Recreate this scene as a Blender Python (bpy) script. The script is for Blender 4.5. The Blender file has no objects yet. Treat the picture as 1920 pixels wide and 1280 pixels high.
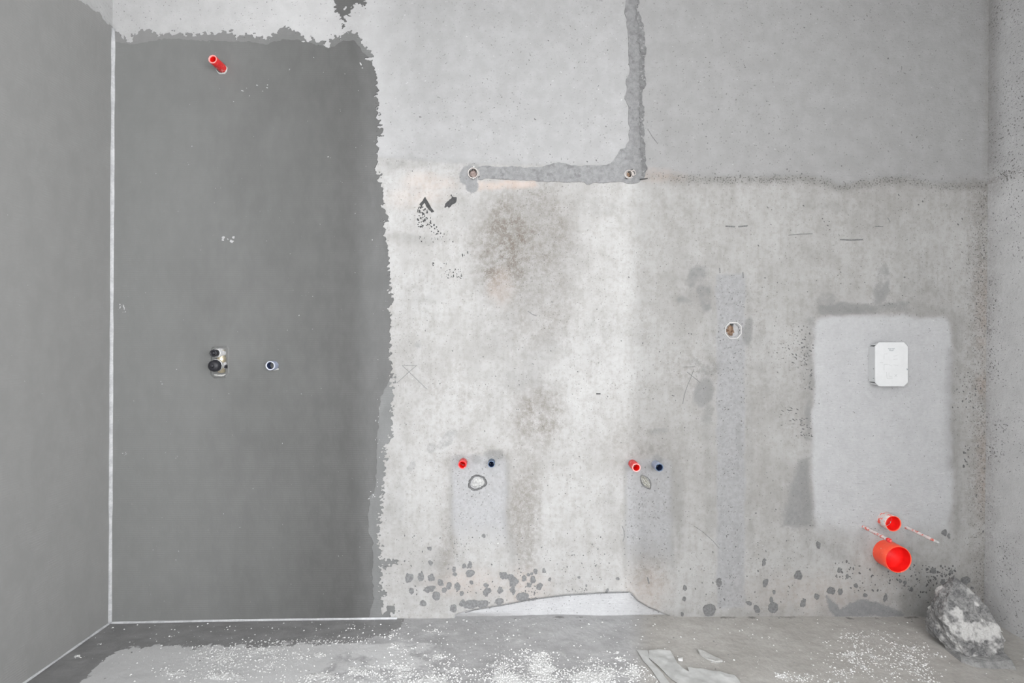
import bpy, bmesh, math, random
import numpy as np
from mathutils import Vector, Matrix

# ------------------------------------------------------------------ camera, light, exposure
S = 480.0                 # photograph pixels per metre on the back wall
D = 16.0 / 36.0 * 1920 / S  # camera distance to the back wall
H = 1.08                  # camera height
F = 16.0 / 36.0 * 1920

scn = bpy.context.scene
C = scn.collection
cam_d = bpy.data.cameras.new('camera')
cam_d.lens = 16.0
cam_d.sensor_width = 36.0
cam_d.clip_start = 0.02
cam = bpy.data.objects.new('camera', cam_d)
C.objects.link(cam)
cam.location = (0, -D, H)
cam.rotation_euler = (math.pi / 2, 0, 0)
scn.camera = cam

world = bpy.data.worlds.new('world')
scn.world = world
world.use_nodes = True
world.node_tree.nodes['Background'].inputs[0].default_value = (0.92, 0.96, 1.0, 1)
world.node_tree.nodes['Background'].inputs[1].default_value = 0.6

FRONT = -4.0             # the wall behind the camera, with a doorway to a hall
WYR = (2.30, 3.70)        # added fill-light openings in both side walls: distance from the back wall
WXF = ((-1.42, -0.58), (0.56, 1.62))   # added fill-light openings in the front wall, either side of the doorway
WZ = (0.45, 2.20)
DOOR = (-0.3525, 0.284)


def area(name, loc, rot, sx, sy, power, col=(1, 1, 1)):
    d = bpy.data.lights.new(name, 'AREA')
    d.shape = 'RECTANGLE'
    d.size, d.size_y = sx, sy
    d.energy = power
    d.color = col
    o = bpy.data.objects.new(name, d)
    C.objects.link(o)
    o.location = loc
    o.rotation_euler = rot
    return o


HP = math.pi / 2
area('front_window_daylight', (sum(WXF[0]) / 2, FRONT - 0.14, (WZ[0] + WZ[1]) / 2), (HP, 0, 0), 0.84, 1.75, 38, (0.985, 0.99, 1.0))  # unseen fill lights added behind the camera to even out the wall
area('front_window_daylight', (sum(WXF[1]) / 2, FRONT - 0.14, (WZ[0] + WZ[1]) / 2), (HP, 0, 0), 1.06, 1.75, 42, (0.985, 0.99, 1.0))
area('right_window_daylight', (2.02, -(WYR[0] + WYR[1]) / 2, (WZ[0] + WZ[1]) / 2), (HP, 0, HP), 1.4, 1.6, 125, (0.985, 0.99, 1.0))  # added fill from the right, mainly to brighten the left wall
area('left_window_daylight', (-1.72, -(WYR[0] + WYR[1]) / 2, (WZ[0] + WZ[1]) / 2), (HP, 0, -HP), 1.4, 1.6, 66, (0.985, 0.99, 1.0))  # added fill from the left, out of view
area('hall_window_daylight', (0.0, -10.0, 1.15), (HP, 0, 0), 0.11, 2.1, 540, (0.94, 0.965, 1.0))

scn.view_settings.view_transform = 'Standard'
scn.view_settings.look = 'None'
scn.view_settings.gamma = 1.0
scn.view_settings.use_curve_mapping = False
scn.view_settings.exposure = 0.30

rng = np.random.default_rng(7)
random.seed(7)

# ------------------------------------------------------------------ small maths


def X_(px):
    return (px - 960.0) / S


def Z_(py):
    return H + (640.0 - py) / S


def sstep(a, b, x):
    t = np.clip((x - a) / (b - a), 0, 1)
    return t * t * (3 - 2 * t)


def _hash(ix, iy, seed):
    n = (ix.astype(np.int64) * 374761393 + iy.astype(np.int64) * 668265263 + seed * 1274126177) & 0xffffffff
    n = ((n ^ (n >> 13)) * 1274126177) & 0xffffffff
    n = (n ^ (n >> 16)) & 0xffffffff
    return n.astype(np.float64) / 4294967295.0


def vnoise(x, y, seed=0):
    x = np.asarray(x, float)
    y = np.asarray(y, float)
    ix = np.floor(x)
    iy = np.floor(y)
    fx = x - ix
    fy = y - iy
    fx = fx * fx * fx * (fx * (fx * 6 - 15) + 10)
    fy = fy * fy * fy * (fy * (fy * 6 - 15) + 10)
    ix = ix.astype(np.int64)
    iy = iy.astype(np.int64)
    a = _hash(ix, iy, seed)
    b = _hash(ix + 1, iy, seed)
    c = _hash(ix, iy + 1, seed)
    d = _hash(ix + 1, iy + 1, seed)
    return (a * (1 - fx) + b * fx) * (1 - fy) + (c * (1 - fx) + d * fx) * fy


def fbm(x, y, wl, octaves=3, seed=0, gain=0.55):
    """noise around 0, roughly -0.5..0.5; wl is the longest wavelength"""
    s = 0
    a = 1.0
    t = 0
    for o in range(octaves):
        s = s + a * (vnoise(x / wl + 17.3 * o, y / wl - 9.1 * o, seed + o * 31) - 0.5)
        t += a
        a *= gain
        wl *= 0.5
    return s / t * 1.35


def poly_sdf(px, py, pts):
    """signed distance to a closed polygon, positive inside"""
    d2 = np.full(px.shape, 1e12)
    inside = np.zeros(px.shape, bool)
    n = len(pts)
    for i in range(n):
        x0, y0 = pts[i]
        x1, y1 = pts[(i + 1) % n]
        ex, ey = x1 - x0, y1 - y0
        wx, wy = px - x0, py - y0
        t = np.clip((wx * ex + wy * ey) / (ex * ex + ey * ey + 1e-9), 0, 1)
        d2 = np.minimum(d2, (wx - ex * t) ** 2 + (wy - ey * t) ** 2)
        if y0 != y1:
            c = (y0 <= py) != (y1 <= py)
            xi = x0 + (py - y0) / (y1 - y0) * ex
            inside ^= c & (px < xi)
    return np.where(inside, 1, -1) * np.sqrt(d2)


def ell(px, py, cx, cy, rx, ry, ang=0, soft=0.35):
    a = math.radians(ang)
    u = (px - cx) * math.cos(a) + (py - cy) * math.sin(a)
    v = -(px - cx) * math.sin(a) + (py - cy) * math.cos(a)
    d = np.sqrt((u / rx) ** 2 + (v / ry) ** 2)
    return 1 - sstep(1 - soft, 1 + soft, d)


def rect(px, py, x0, x1, y0, y1, soft=10, rad=0):
    cx, cy = (x0 + x1) / 2, (y0 + y1) / 2
    qx = np.abs(px - cx) - (x1 - x0) / 2 + rad
    qy = np.abs(py - cy) - (y1 - y0) / 2 + rad
    d = np.hypot(np.maximum(qx, 0), np.maximum(qy, 0)) + np.minimum(np.maximum(qx, qy), 0) - rad
    return 1 - sstep(-soft / 2, soft / 2, d)


# ------------------------------------------------------------------ scene helpers


def tag(o, label=None, cat=None, group=None, kind=None):
    if label:
        o['label'] = label
    if cat:
        o['category'] = cat
    if group:
        o['group'] = group
    if kind:
        o['kind'] = kind
    return o


def empty(name, loc=(0, 0, 0)):
    o = bpy.data.objects.new(name, None)
    o.empty_display_size = 0.03
    o.location = loc
    C.objects.link(o)
    return o


def link(name, me, mat=None, parent=None, smooth=False):
    """vertices are written in world coordinates; the origin is moved to the thing's base"""
    o = bpy.data.objects.new(name, me)
    if mat:
        me.materials.append(mat)
    C.objects.link(o)
    if smooth:
        me.polygons.foreach_set('use_smooth', np.ones(len(me.polygons), bool))
    if parent:
        o.parent = parent
        bpy.context.view_layer.update() if False else None
        o.matrix_parent_inverse = Matrix.Translation(parent.location).inverted()
    return o


def mesh_py(name, verts, faces, mat, parent=None, smooth=False):
    me = bpy.data.meshes.new(name)
    me.from_pydata([tuple(v) for v in verts], [], [tuple(f) for f in faces])
    me.update()
    return link(name, me, mat, parent, smooth)


def mesh_bm(name, bm, mat, parent=None, smooth=False):
    bmesh.ops.recalc_face_normals(bm, faces=bm.faces)
    me = bpy.data.meshes.new(name)
    bm.to_mesh(me)
    bm.free()
    return link(name, me, mat, parent, smooth)


def grid_mesh(name, PX, PY, PZ, mat, holes=None, attrs=None, parent=None):
    """a quad grid from 2-D coordinate arrays; holes = boolean per cell to leave out"""
    nr, nc = PX.shape
    co = np.stack([PX, PY, PZ], -1).reshape(-1, 3).astype(np.float32)
    idx = np.arange(nr * nc).reshape(nr, nc)
    q = np.stack([idx[:-1, :-1], idx[:-1, 1:], idx[1:, 1:], idx[1:, :-1]], -1).reshape(-1, 4)
    if holes is not None:
        q = q[~holes.reshape(-1)]
    me = bpy.data.meshes.new(name)
    me.vertices.add(len(co))
    me.vertices.foreach_set('co', co.ravel())
    me.loops.add(q.size)
    me.loops.foreach_set('vertex_index', q.ravel().astype(np.int32))
    me.polygons.add(len(q))
    me.polygons.foreach_set('loop_start', np.arange(0, q.size, 4, dtype=np.int32))
    me.update(calc_edges=True)
    me.validate()
    for k, a in (attrs or {}).items():
        at = me.attributes.new(k, 'FLOAT', 'POINT')
        at.data.foreach_set('value', a.reshape(-1).astype(np.float32))
    return link(name, me, mat, parent, True)


def contour(name, field, bounds, cell, thick, pt, mat, parent=None, base=None, block=8):
    """mesh of the region field > 0 in (u, v), raised by thick, with a skirt round every outline.
    pt(u, v, h) gives the 3-D point, base(u, v) the height of the ground under it."""
    u0, u1, v0, v1 = bounds
    nu = max(2, int(round((u1 - u0) / cell)))
    nv = max(2, int(round((v1 - v0) / cell)))
    us = np.linspace(u0, u1, nu + 1)
    vs = np.linspace(v0, v1, nv + 1)
    U, V = np.meshgrid(us, vs)
    Fd = field(U, V)
    Fd[0, :] = np.minimum(Fd[0, :], -1e-3)
    Fd[-1, :] = np.minimum(Fd[-1, :], -1e-3)
    Fd[:, 0] = np.minimum(Fd[:, 0], -1e-3)
    Fd[:, -1] = np.minimum(Fd[:, -1], -1e-3)
    I = Fd > 0
    cnt = I[:-1, :-1].astype(int) + I[1:, :-1] + I[:-1, 1:] + I[1:, 1:]
    verts = []
    faces = []
    vid = {}
    bid = {}

    def top(key, u, v):
        i = vid.get(key)
        if i is None:
            i = len(verts)
            b = base(u, v) if base else 0.0
            verts.append(pt(u, v, b + thick))
            vid[key] = i
        return i

    def bot(key, u, v):
        i = bid.get(key)
        if i is None:
            i = len(verts)
            b = base(u, v) if base else 0.0
            verts.append(pt(u, v, b - 0.0006))
            bid[key] = i
        return i
    done = np.zeros(cnt.shape, bool)
    if base is None:
        for r in range(0, nv - block + 1, block):
            for c in range(0, nu - block + 1, block):
                if cnt[r:r + block, c:c + block].min() == 4:
                    done[r:r + block, c:c + block] = True
                    ks = ((r, c), (r, c + block), (r + block, c + block), (r + block, c))
                    faces.append([top(('c',) + k, us[k[1]], vs[k[0]]) for k in ks])
    rr, cc = np.nonzero((cnt > 0) & ~done)
    for r, c in zip(rr.tolist(), cc.tolist()):
        ks = ((r, c), (r, c + 1), (r + 1, c + 1), (r + 1, c))
        poly = []
        cross = []
        for k in range(4):
            a, b = ks[k], ks[(k + 1) % 4]
            fa, fb = Fd[a], Fd[b]
            if fa > 0:
                poly.append(top(('c',) + a, us[a[1]], vs[a[0]]))
            if (fa > 0) != (fb > 0):
                lo, hi = (a, b) if a < b else (b, a)
                t = fa / (fa - fb)
                u = us[a[1]] + (us[b[1]] - us[a[1]]) * t
                v = vs[a[0]] + (vs[b[0]] - vs[a[0]]) * t
                key = ('e',) + lo + hi
                poly.append(top(key, u, v))
                cross.append((fa > 0, key, u, v))
        if len(poly) >= 3:
            faces.append(poly)
        m = len(cross)
        for k in range(m):
            if cross[k][0]:
                p, q = cross[k], cross[(k + 1) % m]
                faces.append([top(*p[1:]), bot(*p[1:]), bot(*q[1:]), top(*q[1:])])
    if not faces:
        return None
    return mesh_py(name, verts, faces, mat, parent)


def on_back(u, v, h):
    return (X_(u), -h, Z_(v))


# ------------------------------------------------------------------ materials


class NT:
    def __init__(self, name):
        self.m = bpy.data.materials.new(name)
        self.m.use_nodes = True
        self.t = self.m.node_tree
        self.b = self.t.nodes['Principled BSDF']
        self.tc = self.t.nodes.new('ShaderNodeTexCoord')

    def _in(self, sock, v):
        if isinstance(v, bpy.types.NodeSocket):
            self.t.links.new(v, sock)
        elif isinstance(v, (tuple, list)) and len(v) == 3 and sock.type == 'RGBA':
            sock.default_value = (*v, 1)
        else:
            sock.default_value = v

    def attr(self, n):
        a = self.t.nodes.new('ShaderNodeAttribute')
        a.attribute_name = n
        return a.outputs['Fac']

    def noise(self, scale, detail=3, rough=0.55, stretch=None, off=0.0):
        n = self.t.nodes.new('ShaderNodeTexNoise')
        n.inputs['Scale'].default_value = scale
        n.inputs['Detail'].default_value = detail
        n.inputs['Roughness'].default_value = rough
        mp = self.t.nodes.new('ShaderNodeMapping')
        if stretch:
            mp.inputs['Scale'].default_value = stretch
        mp.inputs['Location'].default_value = (off, off * 1.7, off * 0.6)
        self.t.links.new(self.tc.outputs['Object'], mp.inputs['Vector'])
        self.t.links.new(mp.outputs[0], n.inputs['Vector'])
        return n.outputs['Fac']

    def sep(self, axis):
        n = self.t.nodes.new('ShaderNodeSeparateXYZ')
        self.t.links.new(self.tc.outputs['Object'], n.inputs[0])
        return n.outputs[axis]

    def wave(self, scale, axis='Z', dist=0.3):
        n = self.t.nodes.new('ShaderNodeTexWave')
        n.bands_direction = axis
        n.inputs['Scale'].default_value = scale
        n.inputs['Distortion'].default_value = dist
        n.inputs['Detail Scale'].default_value = 3
        self.t.links.new(self.tc.outputs['Object'], n.inputs['Vector'])
        return n.outputs['Fac']

    def math(self, op, a, b=0.0, clamp=False):
        n = self.t.nodes.new('ShaderNodeMath')
        n.operation = op
        n.use_clamp = clamp
        self._in(n.inputs[0], a)
        self._in(n.inputs[1], b)
        return n.outputs[0]

    def add(self, *a):
        r = a[0]
        for x in a[1:]:
            r = self.math('ADD', r, x)
        return r

    def mul(self, a, b):
        return self.math('MULTIPLY', a, b)

    def c0(self, n, k):
        """(n - 0.5) * k"""
        return self.mul(self.math('SUBTRACT', n, 0.5), k)

    def ramp(self, x, lo, hi, a=0.0, b=1.0):
        n = self.t.nodes.new('ShaderNodeMapRange')
        n.interpolation_type = 'SMOOTHSTEP'
        self._in(n.inputs['Value'], x)
        self._in(n.inputs['From Min'], lo)
        self._in(n.inputs['From Max'], hi)
        self._in(n.inputs['To Min'], a)
        self._in(n.inputs['To Max'], b)
        return n.outputs[0]

    def mix(self, f, a, b, mode='MIX'):
        n = self.t.nodes.new('ShaderNodeMix')
        n.data_type = 'RGBA'
        n.blend_type = mode
        self._in(n.inputs['Factor'], f)
        self._in(n.inputs['A'], a)
        self._in(n.inputs['B'], b)
        return n.outputs['Result']

    def grey(self, x):
        n = self.t.nodes.new('ShaderNodeCombineColor')
        for i in range(3):
            self._in(n.inputs[i], x)
        return n.outputs[0]

    def bump(self, h, strength=0.3, dist=0.002, normal=None):
        n = self.t.nodes.new('ShaderNodeBump')
        n.inputs['Strength'].default_value = strength
        n.inputs['Distance'].default_value = dist
        self._in(n.inputs['Height'], h)
        if normal:
            self.t.links.new(normal, n.inputs['Normal'])
        return n.outputs[0]

    def out(self, col, rough=0.85, normal=None, metal=0.0, spec=0.3):
        self._in(self.b.inputs['Base Color'], col)
        self._in(self.b.inputs['Roughness'], rough)
        self._in(self.b.inputs['Metallic'], metal)
        self._in(self.b.inputs['Specular IOR Level'], spec)
        if normal:
            self.t.links.new(normal, self.b.inputs['Normal'])
        return self.m


def mat_wall():
    t = NT('raw_plaster')
    big = t.noise(2.6, 3)
    mid = t.noise(16, 4)
    fine = t.noise(75, 4, 0.6, off=3)
    grit = t.noise(230, 2, 0.6, off=7)
    streak = t.noise(30, 3, 0.6, stretch=(1.6, 1, 0.25), off=11)
    col = t.mix(t.ramp(t.add(t.mul(big, 0.6), t.mul(mid, 0.4)), 0.35, 0.65), (0.240, 0.2355, 0.228), (0.308, 0.306, 0.301))
    # faint warm grey fine mottling
    mot = t.ramp(t.add(t.mul(fine, 0.6), t.mul(streak, 0.4)), 0.42, 0.68)
    col = t.mix(t.mul(mot, 0.5), col, (0.19, 0.182, 0.170))
    # smooth troweled upper plaster
    up = t.attr('m_upper')
    ucol = t.mix(t.ramp(mid, 0.35, 0.7), (0.222, 0.222, 0.222), (0.245, 0.245, 0.246))
    col = t.mix(t.mul(up, 0.85), col, ucol)
    wt = t.attr('m_white')
    col = t.mix(t.mul(wt, 0.9), col, t.mix(t.ramp(mid, 0.35, 0.7), (0.40, 0.40, 0.40), (0.44, 0.44, 0.442)))
    # light cement patches
    lite = t.attr('m_lite')
    lf = t.ramp(t.add(lite, t.c0(mid, 0.5), t.c0(fine, 0.2)), 0.2, 0.8)
    lcol = t.mix(t.ramp(t.add(t.mul(fine, 0.5), t.mul(mid, 0.5)), 0.3, 0.7), (0.318, 0.32, 0.325), (0.362, 0.364, 0.369))
    col = t.mix(lf, col, lcol)
    # cool grey cement fills
    cl = t.attr('m_cool')
    cf = t.ramp(t.add(cl, t.c0(mid, 0.4), t.c0(fine, 0.3)), 0.15, 0.75)
    ccol = t.mix(t.ramp(fine, 0.3, 0.7), (0.212, 0.213, 0.218), (0.268, 0.27, 0.276))
    col = t.mix(t.mul(cf, 0.85), col, ccol)
    # grey cement smears
    g = t.attr('m_grey')
    gf = t.ramp(t.add(g, t.c0(mid, 0.45), t.c0(fine, 0.6), t.c0(grit, 0.25)), 0.20, 0.62)
    gcol = t.mix(t.ramp(fine, 0.3, 0.7), (0.155, 0.155, 0.156), (0.205, 0.205, 0.203))
    col = t.mix(t.mul(gf, 0.9), col, gcol)
    # soft washes of dust
    so = t.attr('m_soft')
    col = t.mix(t.mul(so, 0.62), col, (0.115, 0.113, 0.109))
    # brown grime
    br = t.attr('m_brown')
    bf = t.mul(br, t.ramp(t.add(t.mul(fine, 0.55), t.mul(grit, 0.45)), 0.36, 0.6, 0.25, 1.0))
    col = t.mix(t.mul(bf, 0.8), col, (0.108, 0.094, 0.080))
    # brick tint
    pk = t.attr('m_pink')
    pf = t.mul(pk, t.ramp(t.add(t.mul(mid, 0.5), t.mul(fine, 0.5)), 0.3, 0.65, 0.35, 1.0))
    col = t.mix(t.mul(pf, 0.6), col, (0.465, 0.323, 0.247))
    # dark cement
    dk = t.attr('m_dark')
    df = t.ramp(t.add(dk, t.c0(fine, 0.5), t.c0(grit, 0.4)), 0.42, 0.62)
    col = t.mix(df, col, t.mix(fine, (0.120, 0.120, 0.122), (0.216, 0.216, 0.218)))
    # pits and specks
    sp = t.attr('m_speck')
    pit = t.noise(170, 2, 0.5, off=21)
    lo = t.math('SUBTRACT', 0.715, t.mul(sp, 0.20))
    sf = t.ramp(pit, lo, t.math('ADD', lo, 0.05))
    col = t.mix(t.mul(sf, 0.75), col, (0.075, 0.072, 0.068))
    # chalk-white scuffs
    wh = t.noise(60, 3, 0.7, stretch=(1, 1, 2.2), off=33)
    col = t.mix(t.mul(t.ramp(wh, 0.69, 0.74), 0.55), col, (0.540, 0.540, 0.536))
    tro = t.noise(55, 2, 0.5, stretch=(1, 1, 3.0), off=5)
    h = t.add(t.mul(fine, 0.9), t.mul(grit, 0.35), t.mul(t.mul(tro, up), 0.6), t.mul(t.mul(tro, lite), 1.3), t.mul(sf, -1.2))
    return t.out(col, 0.9, t.bump(h, 0.55, 0.0035), spec=0.2)


def mat_coat(name, a, b, dried, weave=0.35):
    t = NT(name)
    big = t.noise(3.5, 3)
    mid = t.noise(22, 4, 0.6, stretch=(1, 1, 0.5))
    fine = t.noise(320, 2)
    wz = t.wave(38, 'Z', 0.6)
    wx = t.wave(38, 'X', 0.6)
    wy = t.wave(38, 'Y', 0.6)
    w = t.mul(t.add(wz, t.mul(t.math('MAXIMUM', wx, wy), 0.3)), t.ramp(mid, 0.35, 0.65))
    c = t.mix(t.ramp(t.add(t.mul(big, 0.55), t.mul(mid, 0.45)), 0.3, 0.7), a, b)
    c = t.mix(t.mul(w, 0.09), c, tuple(x * 1.7 for x in b))
    c = t.mix(t.mul(t.ramp(fine, 0.3, 0.7), 0.12), c, tuple(x * 0.6 for x in a))
    dry = t.ramp(t.add(t.sep('X'), t.c0(big, 0.5)), -1.55, -0.45)  # coat lightens towards the corner: fall of light painted into the colour
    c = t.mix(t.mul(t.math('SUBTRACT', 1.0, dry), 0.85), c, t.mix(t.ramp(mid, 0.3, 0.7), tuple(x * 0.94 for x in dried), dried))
    fl = t.noise(120, 2, 0.5, off=9)
    c = t.mix(t.mul(t.ramp(fl, 0.775, 0.80), 0.5), c, (0.55, 0.55, 0.55))
    return t.out(c, 0.62, t.bump(t.add(t.mul(w, weave), t.mul(fine, 0.25), t.mul(mid, 1.2)), 0.35, 0.002), spec=0.35)


def mat_simple(name, a, b, scale=40, rough=0.7, bump=0.3, spec=0.35, metal=0.0, dist=0.002, spots=None, coat=0.0):
    t = NT(name)
    n = t.noise(scale, 4, 0.6)
    f = t.noise(scale * 5, 2, 0.6, off=4)
    c = t.mix(t.ramp(t.add(t.mul(n, 0.65), t.mul(f, 0.35)), 0.35, 0.65), a, b)
    if spots:
        s = t.noise(spots[1], 3, 0.6, off=13)
        c = t.mix(t.mul(t.ramp(s, spots[2], spots[2] + spots[3]), spots[4] if len(spots) > 4 else 0.9), c, spots[0])
    m = t.out(c, rough, t.bump(t.add(n, t.mul(f, 0.5)), bump, dist), metal, spec)
    t.b.inputs['Coat Weight'].default_value = coat
    return m


M = {}
M['wall'] = mat_wall()
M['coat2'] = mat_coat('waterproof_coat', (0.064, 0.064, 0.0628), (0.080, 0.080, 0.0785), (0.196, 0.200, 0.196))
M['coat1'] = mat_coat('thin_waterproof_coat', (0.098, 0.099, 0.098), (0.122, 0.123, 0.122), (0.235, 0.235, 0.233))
M['coat3'] = mat_coat('left_wall_coat', (0.168, 0.168, 0.165), (0.20, 0.20, 0.196), (0.262, 0.262, 0.258))  # lit copy of the coat: this wall's brighter light put in its colour
M['seal'] = mat_simple('corner_sealing_band', (0.33, 0.335, 0.345), (0.46, 0.465, 0.475), 30, 0.6, 0.2)
M['mortar'] = mat_simple('chase_mortar', (0.138, 0.138, 0.139), (0.185, 0.185, 0.187), 60, 0.95, 0.6, 0.15,
                         spots=((0.10, 0.10, 0.101), 35, 0.55, 0.12, 0.6))
M['mortar_dark'] = mat_simple('smeared_mortar', (0.105, 0.105, 0.106), (0.160, 0.160, 0.162), 70, 0.95, 0.5, 0.15,
                              spots=((0.288, 0.288, 0.288), 90, 0.56, 0.1, 0.6))
M['splash'] = mat_simple('cement_splash', (0.105, 0.105, 0.106), (0.165, 0.165, 0.167), 130, 0.9, 0.5, 0.2)
M['fleck'] = mat_simple('cement_fleck', (0.075, 0.075, 0.076), (0.125, 0.125, 0.126), 150, 0.9, 0.3, 0.2)
M['tar'] = mat_simple('dark_cement_dab', (0.030, 0.030, 0.030), (0.050, 0.050, 0.051), 90, 0.8, 0.4, 0.2)
M['pencil'] = mat_simple('pencil_line', (0.090, 0.090, 0.091), (0.160, 0.160, 0.162), 200, 0.8, 0.0, 0.2)
M['chalk'] = mat_simple('white_scuff', (0.320, 0.320, 0.323), (0.450, 0.450, 0.455), 120, 0.9, 0.3, 0.2)
M['ceiling'] = mat_simple('ceiling_plaster', (0.76, 0.757, 0.75), (0.80, 0.797, 0.79), 8, 0.9, 0.2)
M['red'] = mat_simple('red_plastic_pipe', (0.550, 0.014, 0.018), (0.660, 0.030, 0.030), 30, 0.35, 0.05, 0.5,
                      spots=((0.62, 0.36, 0.33), 110, 0.60, 0.05, 0.7))
M['red_in'] = mat_simple('red_pipe_bore', (0.80, 0.008, 0.008), (0.86, 0.015, 0.012), 30, 0.4, 0.05, 0.5)
M['orange'] = mat_simple('orange_red_pipe', (0.82, 0.075, 0.035), (0.86, 0.10, 0.05), 25, 0.35, 0.05, 0.5,
                         spots=((0.70, 0.42, 0.36), 120, 0.66, 0.04, 0.7))
M['red_dusty'] = mat_simple('mortar_crusted_red', (0.52, 0.47, 0.46), (0.60, 0.55, 0.54), 60, 0.85, 0.5, 0.2,
                            spots=((0.72, 0.10, 0.07), 75, 0.55, 0.04, 0.95))
M['rod'] = mat_simple('crusted_rod', (0.56, 0.50, 0.49), (0.64, 0.58, 0.57), 90, 0.85, 0.6, 0.2,
                      spots=((0.62, 0.13, 0.10), 95, 0.53, 0.05, 0.95))
M['blue'] = mat_simple('blue_plastic_pipe', (0.050, 0.080, 0.140), (0.090, 0.130, 0.200), 60, 0.4, 0.1, 0.5,
                       spots=((0.34, 0.37, 0.42), 120, 0.60, 0.08, 0.7))
M['blue_dusty'] = mat_simple('dusty_blue_pipe', (0.24, 0.27, 0.36), (0.34, 0.37, 0.45), 70, 0.6, 0.2, 0.4)
M['blue_in'] = mat_simple('blue_pipe_bore', (0.018, 0.028, 0.075), (0.025, 0.04, 0.10), 50, 0.4, 0.05, 0.4)
M['rim'] = mat_simple('pale_pipe_rim', (0.46, 0.48, 0.56), (0.58, 0.60, 0.66), 80, 0.6, 0.2, 0.4)
M['pink_rim'] = mat_simple('scraped_pink_rim', (0.78, 0.22, 0.20), (0.85, 0.36, 0.34), 120, 0.5, 0.1, 0.4)
M['black'] = mat_simple('black_rubber_cap', (0.012, 0.012, 0.016), (0.03, 0.03, 0.035), 60, 0.42, 0.1, 0.35,
                        spots=((0.30, 0.30, 0.31), 60, 0.69, 0.04, 0.5))
M['brass'] = mat_simple('brass_valve_body', (0.60, 0.52, 0.36), (0.72, 0.65, 0.50), 60, 0.3, 0.1, 0.5, metal=0.8)
M['chrome'] = mat_simple('dusty_chrome', (0.42, 0.42, 0.43), (0.66, 0.66, 0.66), 90, 0.4, 0.3, 0.5, metal=0.35)
M['gypsum'] = mat_simple('white_gypsum', (0.360, 0.360, 0.350), (0.490, 0.490, 0.480), 90, 0.9, 0.7, 0.2)
M['plug_gypsum'] = mat_simple('grey_gypsum', (0.260, 0.260, 0.255), (0.460, 0.460, 0.450), 120, 0.9, 0.9, 0.2, dist=0.004)
M['film'] = mat_simple('dusty_plastic_film', (0.140, 0.135, 0.115), (0.400, 0.395, 0.365), 110, 0.45, 0.8, 0.5)
M['white_plastic'] = mat_simple('white_plastic', (0.480, 0.486, 0.490), (0.505, 0.510, 0.515), 25, 0.45, 0.05, 0.4)
M['emboss'] = mat_simple('grey_embossed_line', (0.360, 0.365, 0.370), (0.430, 0.435, 0.440), 80, 0.6, 0.0, 0.3)
M['mark'] = mat_simple('grey_print', (0.20, 0.22, 0.23), (0.30, 0.32, 0.33), 200, 0.7, 0.0, 0.3)
M['box_white'] = mat_simple('white_box_rim', (0.400, 0.390, 0.380), (0.500, 0.490, 0.480), 120, 0.6, 0.2, 0.3)
M['box_dirty'] = mat_simple('dirty_box_rim', (0.300, 0.270, 0.250), (0.400, 0.370, 0.350), 120, 0.7, 0.3, 0.3)
M['paper'] = mat_simple('brown_paper_wad', (0.085, 0.050, 0.032), (0.250, 0.175, 0.125), 90, 0.9, 0.9, 0.2)
M['plug_brown'] = mat_simple('mauve_brown_plug', (0.120, 0.090, 0.080), (0.220, 0.175, 0.160), 120, 0.7, 0.5, 0.3)
M['fill_grey'] = mat_simple('grey_box_fill', (0.260, 0.260, 0.263), (0.330, 0.330, 0.333), 90, 0.95, 0.5, 0.2)
M['rock'] = mat_simple('mortar_lump', (0.10, 0.10, 0.102), (0.25, 0.248, 0.244), 38, 0.95, 1.0, 0.15, dist=0.008,
                       spots=((0.45, 0.445, 0.435), 15, 0.49, 0.10, 0.88))
M['slab'] = mat_simple('mortar_slab', (0.150, 0.150, 0.150), (0.240, 0.240, 0.236), 50, 0.95, 0.8, 0.15)
M['crumb'] = mat_simple('white_crumbs', (0.520, 0.520, 0.515), (0.640, 0.640, 0.635), 60, 0.95, 0.3, 0.2)
M['crumb_grey'] = mat_simple('grey_crumbs', (0.12, 0.12, 0.12), (0.24, 0.24, 0.235), 60, 0.95, 0.3, 0.2)
M['sheet'] = mat_simple('pale_backing_sheet', (0.380, 0.383, 0.377), (0.450, 0.453, 0.447), 14, 0.55, 0.25, 0.4, dist=0.003)
M['flake'] = mat_simple('plaster_flake', (0.330, 0.327, 0.318), (0.420, 0.417, 0.405), 60, 0.9, 0.4, 0.2)
M['frame'] = mat_simple('window_frame_white', (0.7, 0.7, 0.7), (0.75, 0.75, 0.75), 10, 0.5, 0.05)


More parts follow.
